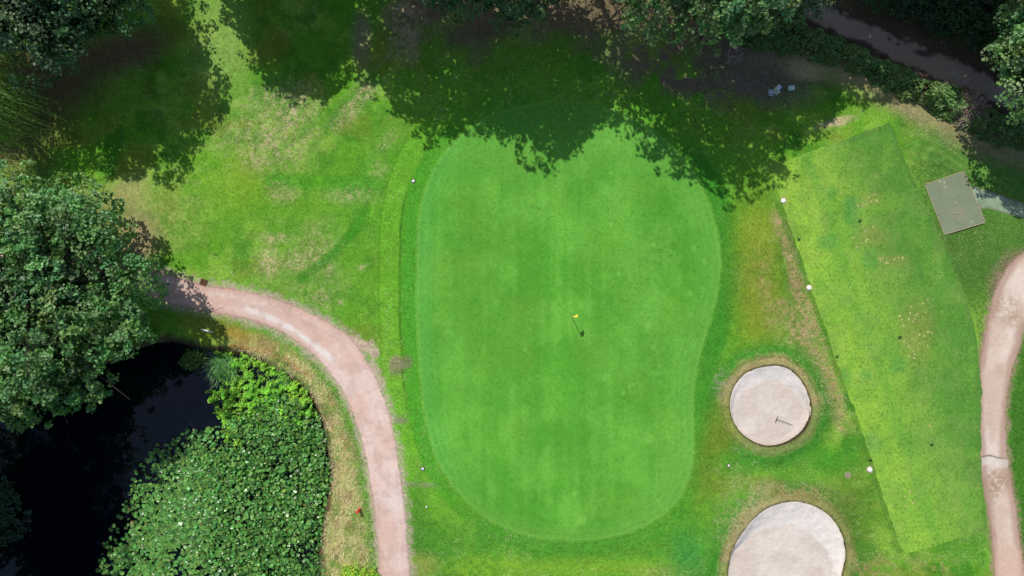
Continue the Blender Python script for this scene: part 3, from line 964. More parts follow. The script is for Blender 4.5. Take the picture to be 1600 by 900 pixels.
def crown_arrays(rx, ry, rz, seed, lobes=26, sprays=14, per=24, leaf=.26, lobe_r=.36, spray_r=.55, base_col=(.055, .115, .045), rag=.22, zmin=-.35, fill=5000):
    """crown centred on the origin"""
    rng = np.random.default_rng(seed)
    R = np.array([rx, ry, rz])
    d = fib_dirs(lobes, rng, zmin)
    lc = d * R * (rng.uniform(.56, .80, (lobes, 1)))
    lr = lobe_r * (rx + ry) / 2 * rng.uniform(.7, 1.2, lobes)
    pos, nrm, tint = [], [], []
    for a in range(lobes):
        dd = fib_dirs(sprays, rng, -.45)
        dd = norm(dd + d[a] * .45)
        sc = lc[a] + dd * lr[a] * np.array([1, 1, .72]) * rng.uniform(.72, 1.0 + rag, (sprays, 1))
        sn = norm(dd * .65 + np.array([0, 0, .75]) + rng.normal(size=dd.shape) * .2)
        for s in range(sprays):
            m_ = max(4, int(per * rng.uniform(.55, 1.35)))
            r1 = norm(np.cross(sn[s], rng.normal(size=3)))
            r2 = np.cross(sn[s], r1)
            rad = spray_r * rng.uniform(.6, 1.25)
            q = np.sqrt(rng.random(m_)) * rad
            an = rng.random(m_) * 6.283
            el = rng.uniform(.45, 1.0)
            p = sc[s] + (q * np.cos(an))[:, None] * r1 + (q * np.sin(an) * el)[:, None] * r2 + sn[s] * (rng.normal(size=m_) * .10 - .35 * q * q / rad)[:, None]
            pos.append(p)
            nrm.append(sn[s] + rng.normal(size=(m_, 3)) * .55)
            t = rng.uniform(.66, 1.34) * rng.uniform(.65, 1.35, m_)
            tint.append(np.stack([t * rng.uniform(.75, 1.35), t, t * rng.uniform(.75, 1.2)], 1))
    if fill:  # inner leaves added to block light and make the cast shadow denser
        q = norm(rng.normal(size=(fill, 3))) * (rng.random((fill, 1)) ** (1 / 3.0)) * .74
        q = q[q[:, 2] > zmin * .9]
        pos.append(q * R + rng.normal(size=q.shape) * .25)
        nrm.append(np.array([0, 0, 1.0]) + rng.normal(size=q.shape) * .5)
        tint.append(np.repeat(rng.uniform(.25, .55, (len(q), 1)), 3, 1))  # shade between the leaf clusters is put into this darker tint
    nfill = len(pos[-1]) if fill else 0
    pos, nrm, tint = np.concatenate(pos), np.concatenate(nrm), np.concatenate(tint)
    ls = leaf * rng.uniform(.65, 1.25, len(pos))
    if nfill:
        ls[-nfill:] *= 1.75
    V, F = leaf_arrays(pos, nrm, ls, rng=rng)
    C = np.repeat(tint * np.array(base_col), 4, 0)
    return V, F, C, lc


def branch(mb, a, b, r0, r1, rng, n=6, sag=.12, sides=7):
    a, b = np.asarray(a, float), np.asarray(b, float)
    L = np.linalg.norm(b - a)
    ts = np.linspace(0, 1, n)
    off = np.cumsum(rng.normal(size=(n, 3)) * L * .025, 0)
    pts = a + (b - a) * ts[:, None] + off * ts[:, None] + np.array([0, 0, 1]) * (np.sin(ts * math.pi) * L * sag)[:, None]
    mb.tube(pts, r0 + (r1 - r0) * ts, sides, False)
    return pts


def tree(name, label, px, py, crown_c, radii, seed, group=None, trunk_r=.28, **kw):
    """px, py: trunk foot in image pixels; crown_c: offset of the crown centre (x, y, z) from the foot"""
    x, y = P(px, py)
    z = gz(px, py)
    t = thing(name, label, "tree", (x, y, z), 0, group)
    V, F, C, lc = crown_arrays(*radii, seed, **kw)
    cc = np.array(crown_c, float)
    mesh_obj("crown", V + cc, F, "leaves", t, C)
    rng = np.random.default_rng(seed + 1)
    mb = MB()
    fork = np.array([cc[0] * .45, cc[1] * .45, max(1.6, cc[2] - radii[2] * .75)])
    top = np.array([cc[0], cc[1], cc[2] + radii[2] * .45])
    mb.tube([(0, 0, -.3), (0, 0, .05), (0.02, 0, .5), tuple(fork * .6 + np.array([.04, .02, .3])), tuple(fork)], [trunk_r * 1.75, trunk_r * 1.35, trunk_r * 1.05, trunk_r * .9, trunk_r * .8], 10)
    main = branch(mb, fork, top, trunk_r * .75, trunk_r * .18, rng, 8, 0, 8)
    for q in lc:
        k = min(len(main) - 2, max(0, int((q[2] / radii[2] + .9) / 2 * len(main) * .7)))
        pts = branch(mb, main[k], q + cc, trunk_r * .32, .03, rng, 6, -.04 if q[2] < 0 else .05, 6)
        for _ in range(4):
            e = q + cc + rng.normal(size=3) * np.array(radii) * .16
            branch(mb, pts[rng.integers(2, 5)], e, .045, .012, rng, 4, .03, 5)
    mb.build("trunk", "bark", t, True)
    return t


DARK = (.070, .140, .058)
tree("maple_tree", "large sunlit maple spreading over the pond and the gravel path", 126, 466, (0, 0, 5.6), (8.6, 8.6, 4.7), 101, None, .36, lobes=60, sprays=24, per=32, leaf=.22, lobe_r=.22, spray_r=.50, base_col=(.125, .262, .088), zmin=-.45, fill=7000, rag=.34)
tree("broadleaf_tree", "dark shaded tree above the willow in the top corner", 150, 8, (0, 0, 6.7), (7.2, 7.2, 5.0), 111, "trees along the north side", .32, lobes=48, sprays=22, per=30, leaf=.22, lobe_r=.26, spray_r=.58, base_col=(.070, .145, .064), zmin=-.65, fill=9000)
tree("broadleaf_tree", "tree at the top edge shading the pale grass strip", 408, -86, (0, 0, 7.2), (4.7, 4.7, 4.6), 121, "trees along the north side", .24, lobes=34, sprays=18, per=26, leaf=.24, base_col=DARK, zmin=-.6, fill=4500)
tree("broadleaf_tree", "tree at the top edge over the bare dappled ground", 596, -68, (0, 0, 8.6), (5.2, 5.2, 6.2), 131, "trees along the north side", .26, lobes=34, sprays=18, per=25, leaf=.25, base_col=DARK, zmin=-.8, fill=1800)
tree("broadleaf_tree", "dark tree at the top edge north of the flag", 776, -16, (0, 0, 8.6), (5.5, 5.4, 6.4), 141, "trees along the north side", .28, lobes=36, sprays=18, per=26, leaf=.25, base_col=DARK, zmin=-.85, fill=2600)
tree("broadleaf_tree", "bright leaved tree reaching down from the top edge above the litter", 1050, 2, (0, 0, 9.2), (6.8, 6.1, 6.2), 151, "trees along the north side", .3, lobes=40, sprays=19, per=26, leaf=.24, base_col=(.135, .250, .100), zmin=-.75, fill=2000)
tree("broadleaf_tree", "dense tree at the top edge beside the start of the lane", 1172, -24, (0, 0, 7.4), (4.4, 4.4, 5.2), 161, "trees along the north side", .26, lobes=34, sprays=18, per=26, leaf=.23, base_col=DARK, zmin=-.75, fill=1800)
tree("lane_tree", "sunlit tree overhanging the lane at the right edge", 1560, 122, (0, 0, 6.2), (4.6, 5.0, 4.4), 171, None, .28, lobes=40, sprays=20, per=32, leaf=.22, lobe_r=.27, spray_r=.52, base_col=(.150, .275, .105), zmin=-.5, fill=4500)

tree("broadleaf_tree", "tree just beyond the top edge filling the gap between the two shade lobes", 905, -64, (0, 0, 8.4), (4.4, 4.4, 5.0), 165, "trees along the north side", .24, lobes=22, sprays=13, per=20, leaf=.24, base_col=DARK, zmin=-.4, fill=0)

# trees standing just outside the picture: they shade the lane and the water
tree("broadleaf_tree", "tree beyond the top edge that shades the middle of the lane", 1280, -148, (0, 0, 10.5), (6.6, 6.0, 5.4), 181, "trees along the north side", .3, lobes=34, sprays=17, per=26, leaf=.27, base_col=DARK, zmin=-.5, fill=3500)
tree("broadleaf_tree", "tree beyond the top edge that shades the far end of the lane", 1448, -128, (0, 0, 11.0), (5.4, 5.2, 5.4), 191, "trees along the north side", .3, lobes=34, sprays=17, per=26, leaf=.27, base_col=DARK, zmin=-.5, fill=3000)
for k, (px, py, zc, rr) in enumerate([(-44, 652, 11.6, 6.2), (-62, 845, 10.5, 6.2), (30, 1000, 9.8, 5.8)]):
    tree("pond_tree", ["tree outside the left edge shading the black water", "tree outside the lower left edge mirrored in the black water", "tree below the bottom edge on the pond bank"][k], px, py, (0, 0, zc), (rr, rr, 7.4), 201 + k, "trees on the far pond bank", .3, lobes=36, sprays=18, per=24, leaf=.27, base_col=DARK, zmin=-.8)


# ------------------------------------------------------------------ willow
def willow(px, py, r, top, seed):
    x, y = P(px, py)
    z = gz(px, py)
    t = thing("willow_tree", "weeping willow with long trailing strands at the left edge", "tree", (x, y, z))
    rng = np.random.default_rng(seed)
    mb = MB()
    mb.tube([(0, 0, -.3), (0, 0, .1), (.1, 0, 2.2), (.2, .05, 3.4)], [.55, .42, .34, .28], 10)
    pos, nrm, sz, dirs = [], [], [], []
    for b_ in range(26):
        a = rng.uniform(0, 6.283)
        rr = r * rng.uniform(.25, .85)
        e = np.array([math.cos(a) * rr, math.sin(a) * rr, top - 1.2 - 2.6 * (rr / r) ** 2 + rng.normal() * .4])
        pts = branch(mb, (.15, .02, 3.0), e, .11, .025, rng, 7, .16, 6)
        for s in range(64):
            st = pts[rng.integers(3, 7)] + rng.normal(size=3) * np.array([.45, .45, .3])
            out_ = norm(np.array([st[0], st[1], 0.0]) + rng.normal(size=3) * np.array([.8, .8, 0]))
            ln = rng.uniform(1.8, 4.2)
            nseg = int(ln / .12)
            tt = np.linspace(0, 1, nseg)
            reach = ln * rng.uniform(.35, .75)
            p = st + out_ * (reach * np.sqrt(tt))[:, None] - np.array([0, 0, 1]) * (ln * .85 * tt ** 1.6)[:, None]
            p += rng.normal(size=p.shape) * .03
            tang = norm(np.gradient(p, axis=0))
            pos.append(p)
            dirs.append(tang)
    pos = np.concatenate(pos)
    dirs = np.concatenate(dirs)
    ok = pos[:, 2] > .35
    pos, dirs = pos[ok], dirs[ok]
    n = len(pos)
    side = norm(np.cross(dirs, rng.normal(size=(n, 3))))
    u = norm(dirs + side * .35)
    w = norm(np.cross(u, norm(np.array([0, 0, 1.0]) + rng.normal(size=(n, 3)) * .5)))
    L = rng.uniform(.18, .30, n)[:, None]
    V = np.stack([pos - u * L * .5, pos - w * .032, pos + u * L * .6, pos + w * .032], 1).reshape(-1, 3)
    k = np.arange(n)[:, None] * 4
    F = np.concatenate([k + np.array([[0, 1, 2]]), k + np.array([[0, 2, 3]])], 0)
    tn = rng.uniform(.7, 1.35, n)[:, None]
    C = np.repeat(tn * np.array([.150, .260, .070]), 4, 0)
    mesh_obj("crown", V, F, "leaves", t, C)
    mb.build("trunk", "bark", t, True)


willow(0, 146, 5.0, 8.0, 301)


# ------------------------------------------------------------------ shrubs
def shrub(name, label, cat, px, py, radii, seed, group=None, base_col=(.05, .11, .04), leaf=.16, lobes=14, sprays=9, per=16, mat="leaves", zoff=0.0, spray_r=.3):
    x, y = P(px, py)
    z = gz(px, py) + zoff
    t = thing(name, label, cat, (x, y, z), 0, group)
    V, F, C, lc = crown_arrays(*radii, seed, lobes=lobes, sprays=sprays, per=per, leaf=leaf, lobe_r=.42, spray_r=spray_r, base_col=base_col, zmin=-.1, fill=0)
    up = np.array([0, 0, radii[2] * .55])
    mesh_obj("foliage", V + up, F, mat, t, C)
    mb = MB()
    rng = np.random.default_rng(seed)
    for q in lc[:8]:
        branch(mb, (rng.normal() * .08, rng.normal() * .08, -.1), q + up, .035, .01, rng, 5, .05, 5)
    mb.build("stem", "bark", t, True)
    return t


shrub("yew_bush", "dark feathery bush on the black water at the left edge", "bush", -22, 800, (2.7, 2.4, 2.4), 311, None, (.035, .095, .060), .13, 26, 18, 26)
for k, (px, py, rx, ry, rz) in enumerate([(1395, -8, 2.6, 2.0, 1.8), (1462, 22, 2.4, 1.8, 1.7), (1520, 40, 2.2, 2.0, 1.9), (1570, 20, 2.4, 2.2, 2.2)]):
    shrub("lane_shrub", ["shaded shrub behind the lane, nearest the top edge gap", "low dark shrub in the middle of the row behind the lane", "dark shrub behind the lane next to the sunlit tree", "dark shrub tucked under the sunlit tree by the lane"][k], "shrub", px, py, (rx, ry, rz), 321 + k, "shrubs behind the lane", (.036, .085, .030), .17, 22, 12, 20)
shrub("bright_bush", "rounder lime green bush at the bottom edge beside the pink path", "bush", 556, 896, (.85, .75, .6), 331, "lime green bushes at the bottom edge", (.32, .50, .055), .10, 14, 10, 18, "weed", 0, .18)
shrub("bright_bush", "smaller lime green bush at the bottom edge touching the path", "bush", 580, 898, (.55, .6, .45), 332, "lime green bushes at the bottom edge", (.32, .50, .055), .10, 10, 8, 16, "weed", 0, .16)


# ------------------------------------------------------------------ ivy hedge along the lane
def hedge():
    rng = np.random.default_rng(341)
    X = rng.uniform(1110, 1720, 150000)
    Y = rng.uniform(-20, 300, 150000)
    d = sdf(X, Y, IVY) + (fbm(X / 16, Y / 16, 151, 3) - .5) * 22
    keep = d < 0
    X, Y, d = X[keep], Y[keep], d[keep]
    bump_ = fbm(X / 20, Y / 20, 152, 3)
    pile = ell(X, Y, 1510, 170, 24, 26, 0, .4)
    thin = fbm(X / 14, Y / 14, 153, 3)
    keep = (rng.random(len(X)) < np.clip((thin - .25) * 4, .15, 1)) & (rng.random(len(X)) > pile * .95)
    X, Y, d, bump_ = X[keep], Y[keep], d[keep], bump_[keep]
    top = .95 * sstep(0, -16, d) * (.55 + .9 * bump_)
    g = height(X, Y)
    z = g + .05 + top * rng.uniform(.72, 1.0, len(X)) + rng.random(len(X)) * .08
    pos = np.stack([(X - 800) * M, (450 - Y) * M, z], 1)
    nr = np.array([0, 0, 1.0]) + rng.normal(size=pos.shape) * .45
    V, F = leaf_arrays(pos, nr, rng.uniform(.11, .22, len(X)), rng=rng)
    t = rng.uniform(.65, 1.3, len(X))[:, None] * np.where(rng.random(len(X)) < .03, 1.6, 1.0)[:, None]
    hue = 2.2 * np.stack([.052 + .03 * fbm(X / 30, Y / 30, 154, 2), .12 + 0 * X, .035 + 0 * X], 1)
    return V, F, np.repeat(hue * t, 4, 0)


V, F, C = hedge()
hx, hy = P(1380, 110)
hd = mesh_obj("ivy_hedge", V - np.array([hx, hy, 0]), F, "leaves", None, C, False, (hx, hy, 0))
tag(hd, "low ivy covered hedge running beside the shaded lane", "hedge")


# ------------------------------------------------------------------ cut brushwood
def brush_pile(name, label, px, py, r, n, seed, mat="twig", h=.55):
    x, y = P(px, py)
    t = thing(name, label, "brushwood", (x, y, gz(px, py)))
    rng = np.random.default_rng(seed)
    mb = MB()
    for k in range(n):
        a = rng.uniform(0, 6.283)
        rr = r * math.sqrt(rng.random()) * .85
        c = np.array([rr * math.cos(a), rr * math.sin(a), .05 + h * (1 - (rr / r) ** 2) * rng.random()])
        b_ = rng.uniform(0, 6.283)
        L = rng.uniform(.3, 1.1)
        dv = np.array([math.cos(b_), math.sin(b_), rng.normal() * .18]) * L / 2
        branch(mb, c - dv, c + dv, rng.uniform(.012, .035), .008, rng, 4, .03, 5)
    mb.build("sticks", mat, t, True)
    return t


brush_pile("brush_pile", "heap of cut pinkish branches on the ivy hedge by the lane", 1512, 170, 1.45, 520, 351, "twig", .9)
brush_pile("brush_pile", "small heap of dead twigs under the trees at the end of the hedge", 1148, 86, .7, 70, 352, "twig", .3)
brush_pile("brush_pile", "bare fallen branches lying under the bright leaved tree", 1106, 46, .9, 60, 353, "twig", .3)


# ------------------------------------------------------------------ lily pads
def lilies():
    rng = np.random.default_rng(361)
    edge = smooth_loop([(140, 905), (170, 830), (196, 785), (205, 745), (235, 705), (280, 682), (340, 668), (395, 640), (440, 622), (490, 650), (508, 710), (512, 760), (502, 815), (498, 870), (502, 960), (120, 990)], 5)
    n0 = 52000
    X = rng.uniform(90, 530, n0)
    Y = rng.uniform(600, 990, n0)
    d = sdf(X, Y, edge)
    dens = np.clip(sstep(6, -60, d) * .55 + sstep(240, 380, X) * .5 + .12, 0, 1) * sstep(8, -4, d)
    clumpy = fbm(X / 30, Y / 30, 161, 3)
    dens *= np.clip((clumpy - .22) * 3.5, .25, 1)
    keep = rng.random(n0) < dens * (.72 + .22 * sstep(260, 400, X))
    X, Y, d = X[keep], Y[keep], d[keep]
    n = len(X)
    east = sstep(260, 400, X)
    k = 9
    an = np.linspace(.25, 2 * math.pi - .25, k)
    R = rng.uniform(.085, .175, n) * (1 - .12 * east)
    rise = rng.random(n) ** 1.2 * (.06 + .46 * east)
    tilt = rng.normal(size=n) * (.18 + .55 * east)
    az = rng.uniform(0, 6.283, n)
    spin = rng.uniform(0, 6.283, n)
    cup = rng.uniform(.02, .35, n)
    rim_x = np.cos(an[None] + spin[:, None]) * R[:, None]
    rim_y = np.sin(an[None] + spin[:, None]) * R[:, None] * rng.uniform(.8, 1, n)[:, None]
    rim_z = cup[:, None] * R[:, None] + rng.normal(size=(n, k)) * .012
    pts = np.stack([np.concatenate([np.zeros((n, 1)), rim_x], 1), np.concatenate([np.zeros((n, 1)), rim_y], 1), np.concatenate([np.zeros((n, 1)), rim_z], 1)], -1)
    ca, sa, ct, st = np.cos(az)[:, None], np.sin(az)[:, None], np.cos(tilt)[:, None], np.sin(tilt)[:, None]
    x, y, z = pts[..., 0], pts[..., 1], pts[..., 2]
    x1, y1 = x * ca + y * sa, -x * sa + y * ca
    x2, z2 = x1 * ct + z * st, -x1 * st + z * ct
    x3, y3 = x2 * ca - y1 * sa, x2 * sa + y1 * ca
    px, py = P(X, Y)
    V = np.stack([x3 + px[:, None], y3 + py[:, None], z2 + WATER_Z + .035 + rise[:, None] + np.abs(st) * R[:, None]], -1).reshape(-1, 3)
    b_ = np.arange(n)[:, None] * (k + 1)
    F = np.concatenate([b_ + np.array([[0, q, q + 1]]) for q in range(1, k)], 0)
    t = rng.uniform(.45, 1.6, n)
    C = np.stack([.105 * t * rng.uniform(.7, 1.4, n), .27 * t, .055 * t], 1)
    old = rng.random(n) < .006
    C[old] = np.array([.20, .16, .05])
    C = np.repeat(C, k + 1, 0)
    return V, F, C


V, F, C = lilies()
o = mesh_obj("lily_pad_foliage", V, F, "pads", None, C)
tag(o, "dense carpet of glossy round lily pads on the pond", "lily pads", None, "stuff")


def weed():
    rng = np.random.default_rng(371)
    edge = smooth_loop([(332, 562), (360, 553), (412, 566), (455, 588), (487, 622), (492, 655), (450, 668), (405, 676), (365, 700), (352, 680), (348, 655), (325, 640), (318, 618), (338, 600)], 5)
    n0 = 80000
    X = rng.uniform(300, 510, n0)
    Y = rng.uniform(540, 705, n0)
    d = sdf(X, Y, edge) + (fbm(X / 14, Y / 14, 171, 3) - .5) * 26
    cl_ = fbm(X / 7, Y / 7, 172, 3)
    keep = (d < 0) & (rng.random(n0) < np.clip((cl_ - .34) * 5, .02, 1)) & (rng.random(n0) < 1 - .6 * sstep(640, 690, Y))
    X, Y, cl_ = X[keep], Y[keep], cl_[keep]
    px, py = P(X, Y)
    z = WATER_Z + .03 + np.clip(cl_ - .3, 0, 1) * 1.1 * rng.uniform(.5, 1, len(X))
    pos = np.stack([px, py, z], 1)
    V, F = leaf_arrays(pos, np.array([0, 0, 1.0]) + rng.normal(size=pos.shape) * .4, rng.uniform(.07, .15, len(X)), 1.0, rng=rng)
    t = (rng.uniform(.6, 1.25, len(X)) * (.55 + .9 * cl_))[:, None]
    yl = fbm(X / 30, Y / 30, 173, 2)[:, None]
    C = t * (np.array([.18, .48, .05]) * (1 - yl) + np.array([.38, .58, .07]) * yl)
    return V, F, np.repeat(C, 4, 0)


V, F, C = weed()
o = mesh_obj("pond_weeds", V, F, "weed", None, C)
tag(o, "bright green marsh weed growing at the pond corner", "pond weed", None, "stuff")


def blades(X, Y, Z, length, width, lean, az, rng, bend=.5):
    """arching grass blades of three segments"""
    n = len(X)
    px, py = P(X, Y)
    V = []
    dx, dy = np.cos(az), np.sin(az)
    for q, w in ((0, 1.0), (.4, .9), (.75, .6), (1.0, .08)):
        h = length * (q - .38 * bend * q * q)
        o_ = length * lean * (q * .45 + bend * q * q)
        cx, cy, cz = px + dx * o_, py + dy * o_, Z + h * np.sqrt(np.maximum(.05, 1 - (lean * .7) ** 2))
        V.append(np.stack([cx - dy * width * w / 2, cy + dx * width * w / 2, cz], 1))
        V.append(np.stack([cx + dy * width * w / 2, cy - dx * width * w / 2, cz], 1))
    V = np.stack(V, 1).reshape(-1, 3)
    b_ = np.arange(n)[:, None] * 8
    F = np.concatenate([b_ + np.array([[2 * q, 2 * q + 1, 2 * q + 3, 2 * q + 2]]) for q in range(3)], 0)
    return V, F


def reed_clump(label, px, py, n, r, ln, seed, col, az0=None):
    rng = np.random.default_rng(seed)
    an = rng.uniform(0, 6.283, n)
    rr = r * np.sqrt(rng.random(n))
    X, Y = px + rr * np.cos(an), py + rr * np.sin(an)
    az = np.where(rng.random(n) < .65, (az0 if az0 is not None else 0) + rng.normal(size=n) * .9, rng.uniform(0, 6.283, n)) if az0 is not None else rng.uniform(0, 6.283, n)
    V, F = blades(X, Y, np.full(n, WATER_Z - .05), rng.uniform(.6, 1, n) * ln, rng.uniform(.03, .05, n), rng.uniform(.35, .85, n), az, rng, .7)
    C = np.repeat(rng.uniform(.6, 1.4, (n, 1)) * np.array(col), 8, 0)
    x, y = P(px, py)
    o = mesh_obj("reed_clump", V - np.array([x, y, 0]), F, "weed", None, C, False, (x, y, 0))
    return tag(o, label, "reeds", "reed clumps at the pond edge")


reed_clump("larger dark green reed clump drooping over the black water", 348, 574, 230, 20, 1.5, 381, (.14, .30, .11), -1.9)
reed_clump("sparser reed clump between the weed and the dry bank", 440, 592, 70, 13, 1.2, 382, (.12, .24, .09))
reed_clump("pale green reed clump at the bottom corner of the lily pads", 486, 893, 120, 14, 1.1, 383, (.12, .26, .08))
shrub("marsh_plant", "low leafy marsh plant in shadow beside the dark reeds", "plant", 298, 562, (.9, .6, .4), 385, None, (.12, .24, .05), .12, 14, 9, 16, "weed", .35, .2)


# ------------------------------------------------------------------ long grass
def grass_stuff(name, label, poly, n0, seed, col_fn, ln=(.10, .26), wd=(.018, .035), avoid=(), dens=None):
    rng = np.random.default_rng(seed)
    p = np.array(poly, float)
    X = rng.uniform(p[:, 0].min(), p[:, 0].max(), n0)
    Y = rng.uniform(p[:, 1].min(), p[:, 1].max(), n0)
    pl = smooth_loop(poly, 4)
    d = sdf(X, Y, pl) + (fbm(X / 15, Y / 15, seed, 3) - .5) * 18
    keep = d < 0
    for a in avoid:
        keep &= sdf(X, Y, a) > 1.5
    if dens is not None:
        keep &= rng.random(n0) < dens(X, Y)
    X, Y = X[keep], Y[keep]
    n = len(X)
    V, F = blades(X, Y, height(X, Y) - .02, rng.uniform(*ln, n), rng.uniform(*wd, n), rng.uniform(.35, .95, n), rng.uniform(0, 6.283, n), rng, .8)
    C = np.repeat(col_fn(X, Y, rng), 8, 0)
    o = mesh_obj(name, V, F, "straw", None, C)
    return tag(o, label, "grass", None, "stuff")


def bank_col(X, Y, rng):
    f = fbm(X / 16, Y / 18, 181, 3)[:, None]
    dpl = sdf(X, Y, PATH_L)
    g = (sstep(22, 8, dpl + rng.normal(size=len(X)) * 5))[:, None]
    g = np.maximum(g, sstep(.55, .66, f[:, 0])[:, None] * .8)
    straw, gr = alb((246, 232, 186)), alb((116, 172, 58))
    return (straw * (1 - g) + gr * g) * rng.uniform(.7, 1.35, (len(X), 1))


grass_stuff("dry_bank_grass", "straw coloured long grass on the bank between pond and path", [(375, 548), (425, 545), (490, 570), (532, 625), (560, 690), (575, 770), (586, 850), (588, 940), (506, 940), (504, 840), (517, 770), (512, 700), (498, 650), (470, 600)], 34000, 391, bank_col, avoid=(PATH_L, POND))


def rough_col(X, Y, rng):
    f = fbm(X / 14, Y / 14, 182, 3)[:, None]
    return (alb((134, 176, 82)) * (1 - f) + alb((98, 142, 60)) * f) * rng.uniform(.6, 1.35, (len(X), 1))


grass_stuff("rough_grass", "tufted longer grass beside the tee mat and the pale path", [(1420, 250), (1470, 250), (1600, 330), (1640, 350), (1600, 395), (1560, 425), (1540, 480), (1532, 540), (1512, 470), (1470, 370)], 30000, 392, rough_col, (.07, .16), (.015, .028), avoid=(PATH_R, TEE, MAT, MAT_WALK))
grass_stuff("lush_grass", "lush long grass on the outer side of the pale path", [(1604, 510), (1590, 580), (1577, 640), (1576, 700), (1586, 770), (1596, 860), (1606, 960), (1700, 960), (1700, 480)], 26000, 393, lambda X, Y, r: alb((98, 158, 56)) * r.uniform(.55, 1.35, (len(X), 1)), (.08, .2), (.018, .03), avoid=(PATH_R,))


PATCHES = [(440, 200, 50, 62, 28, .9), (470, 160, 26, 32, 30, .9), (412, 238, 34, 18, -30, .7), (545, 172, 13, 38, 38, 1.0), (574, 141, 14, 11, 0, 1.0), (440, 300, 22, 16, 0, 1.0), (428, 372, 24, 8, 0, .8), (418, 412, 18, 24, 0, 1.0), (456, 408, 14, 16, 0, .7), (566, 418, 8, 5, 0, .8), (495, 385, 30, 36, 30, .35), (500, 465, 14, 12, 0, .8), (592, 265, 14, 16, 0, .4), (555, 305, 36, 12, 0, .5), (605, 222, 20, 9, -50, .5), (1246, 430, 9, 70, -14, .8), (1268, 520, 16, 60, -18, .9), (1296, 610, 20, 54, -14, .8), (1202, 558, 46, 11, 0, .4), (1262, 600, 9, 40, -18, .5), (1165, 800, 14, 50, 36, .8), (1235, 766, 70, 10, 6, .6), (1345, 890, 40, 14, 0, .4), (640, 60, 20, 40, 0, .4), (1300, 193, 28, 7, -14, .9), (1450, 205, 90, 10, 27, .5), (1128, 600, 12, 24, 10, .5)]


def straw_density(X, Y):
    d = np.zeros(len(X))
    f = fbm(X / 8, Y / 8, 191, 3) * .6 + fbm(X / 22, Y / 22, 192, 3) * .4
    for cx, cy, rx, ry, rot, a in PATCHES:
        d = np.maximum(d, a * ell(X, Y, cx, cy, rx, ry, rot, .6))
    return d * np.clip((f - .40) * 4.2, .02, .9)


def straw_col(X, Y, rng):
    pick = rng.random((len(X), 1))
    return np.where(pick < .62, alb((240, 222, 180)), np.where(pick < .8, alb((190, 180, 120)), alb((92, 140, 52)))) * rng.uniform(.7, 1.2, (len(X), 1))


grass_stuff("dry_grass", "thin straw coloured dead grass on the worn patches of the rough", [(330, 90), (700, 20), (1480, 150), (1600, 260), (1420, 880), (1120, 880), (760, 560), (560, 500), (380, 450)], 420000, 394, straw_col, (.09, .20), (.018, .034), avoid=(PATH_L, PATH_R, GREEN, TEE, BUNKER_A, BUNKER_B, MAT, ROAD), dens=straw_density)


# ------------------------------------------------------------------ course furniture
def at(px, py, dz=0.0):
    return (*P(px, py), gz(px, py) + dz)


# flagstick
fs_ = thing("flagstick", "golf flagstick with a limp yellow flag standing in the hole", "flagstick", at(892.5, 493.5, .01))
mb = MB()
mb.tube([(0, 0, -.05), (0, 0, 2.12)], [.024, .018], 10)
mb.lathe([(.02, 2.10), (.024, 2.125), (.012, 2.15)], 10)
mb.build("pole", "pole_yellow", fs_, True)
nu, nv = 9, 7
FV, FF = [], []
for a in range(nu):
    for b_ in range(nv):
        u, v = a / (nu - 1), b_ / (nv - 1)
        drop = .06 * u + .12 * u * u
        FV.append((.014 + .27 * u, -.05 * math.sin(u * 4.6 + 1.4 * v) * u + .15 * v * (.35 + .65 * u), 2.08 - .34 * v * (1 - .3 * u) - drop))
for a in range(nu - 1):
    for b_ in range(nv - 1):
        FF.append((a * nv + b_, a * nv + b_ + 1, (a + 1) * nv + b_ + 1, (a + 1) * nv + b_))
mesh_obj("flag", np.array(FV), FF, "yellow_cloth", fs_, None, True)
cup = MB()
cup.lathe([(.062, -.02), (.062, .006), (.054, .008), (.050, -.005), (.002, -.006)], 20)
cup.build("cup", "black_plastic", fs_, True)

# white tee discs
for k, (px, py, lab) in enumerate([(1221.5, 314.5, "white tee disc next to the tree shadow, topmost of the three"), (1262.5, 449.5, "white tee disc half way down beside the worn brown strip"), (1359.5, 734, "white tee disc in a sandy ring, nearest the big bunker")]):
    t = thing("tee_disc", lab, "tee marker", at(px, py, .012), 0, "white discs along the tee edge")
    d = MB()
    d.lathe([(.165, -.03), (.17, .03), (.155, .055), (.12, .075), (.05, .085), (.004, .087)], 24)
    d.build("dome", "white_paint", t, True)
    r_ = MB()
    r_.lathe([(.172, -.02), (.26 if k == 2 else .21, -.012), (.25 if k == 2 else .205, .004), (.173, .006)], 24)
    r_.build("ring", "sand_ring", t, True)

# black tee markers, in three pairs
BT = [(1245, 374.5, "black tee marker by the tee edge, between the upper and middle white discs"), (1339.5, 346, "black tee marker among the topmost pale divots"), (1304.5, 557, "black tee marker just above the dark damp spot on the tee edge"), (1402, 527, "black tee marker beside the large scatter of divots"), (1358.5, 719, "black tee marker close above the ringed white disc"), (1452, 694, "black tee marker on the wide tee, lowest of the inner ones")]
first = None
for px, py, lab in BT:
    loc = at(px, py, .012)
    if first is None:
        t = thing("tee_peg", lab, "tee marker", loc, 0, "black markers in pairs on the tee")
        a = MB()
        a.box((0, 0, .06), (.05, .05, .16), .012)
        a.build("spike", "black_plastic", t)
        for s in (-1, 1):
            w_ = MB()
            w_.box((s * .055, .045, .15), (.06, .17, .035), .012, rotz(-s * .55) @ rotx(.35))
            w_.build("wing", "black_plastic", t)
        first = t
    else:
        t = first.copy()
        COL.objects.link(t)
        t.location = loc
        t["label"] = lab
        for ch in list(first.children):
            c = ch.copy()
            COL.objects.link(c)
            c.parent = t

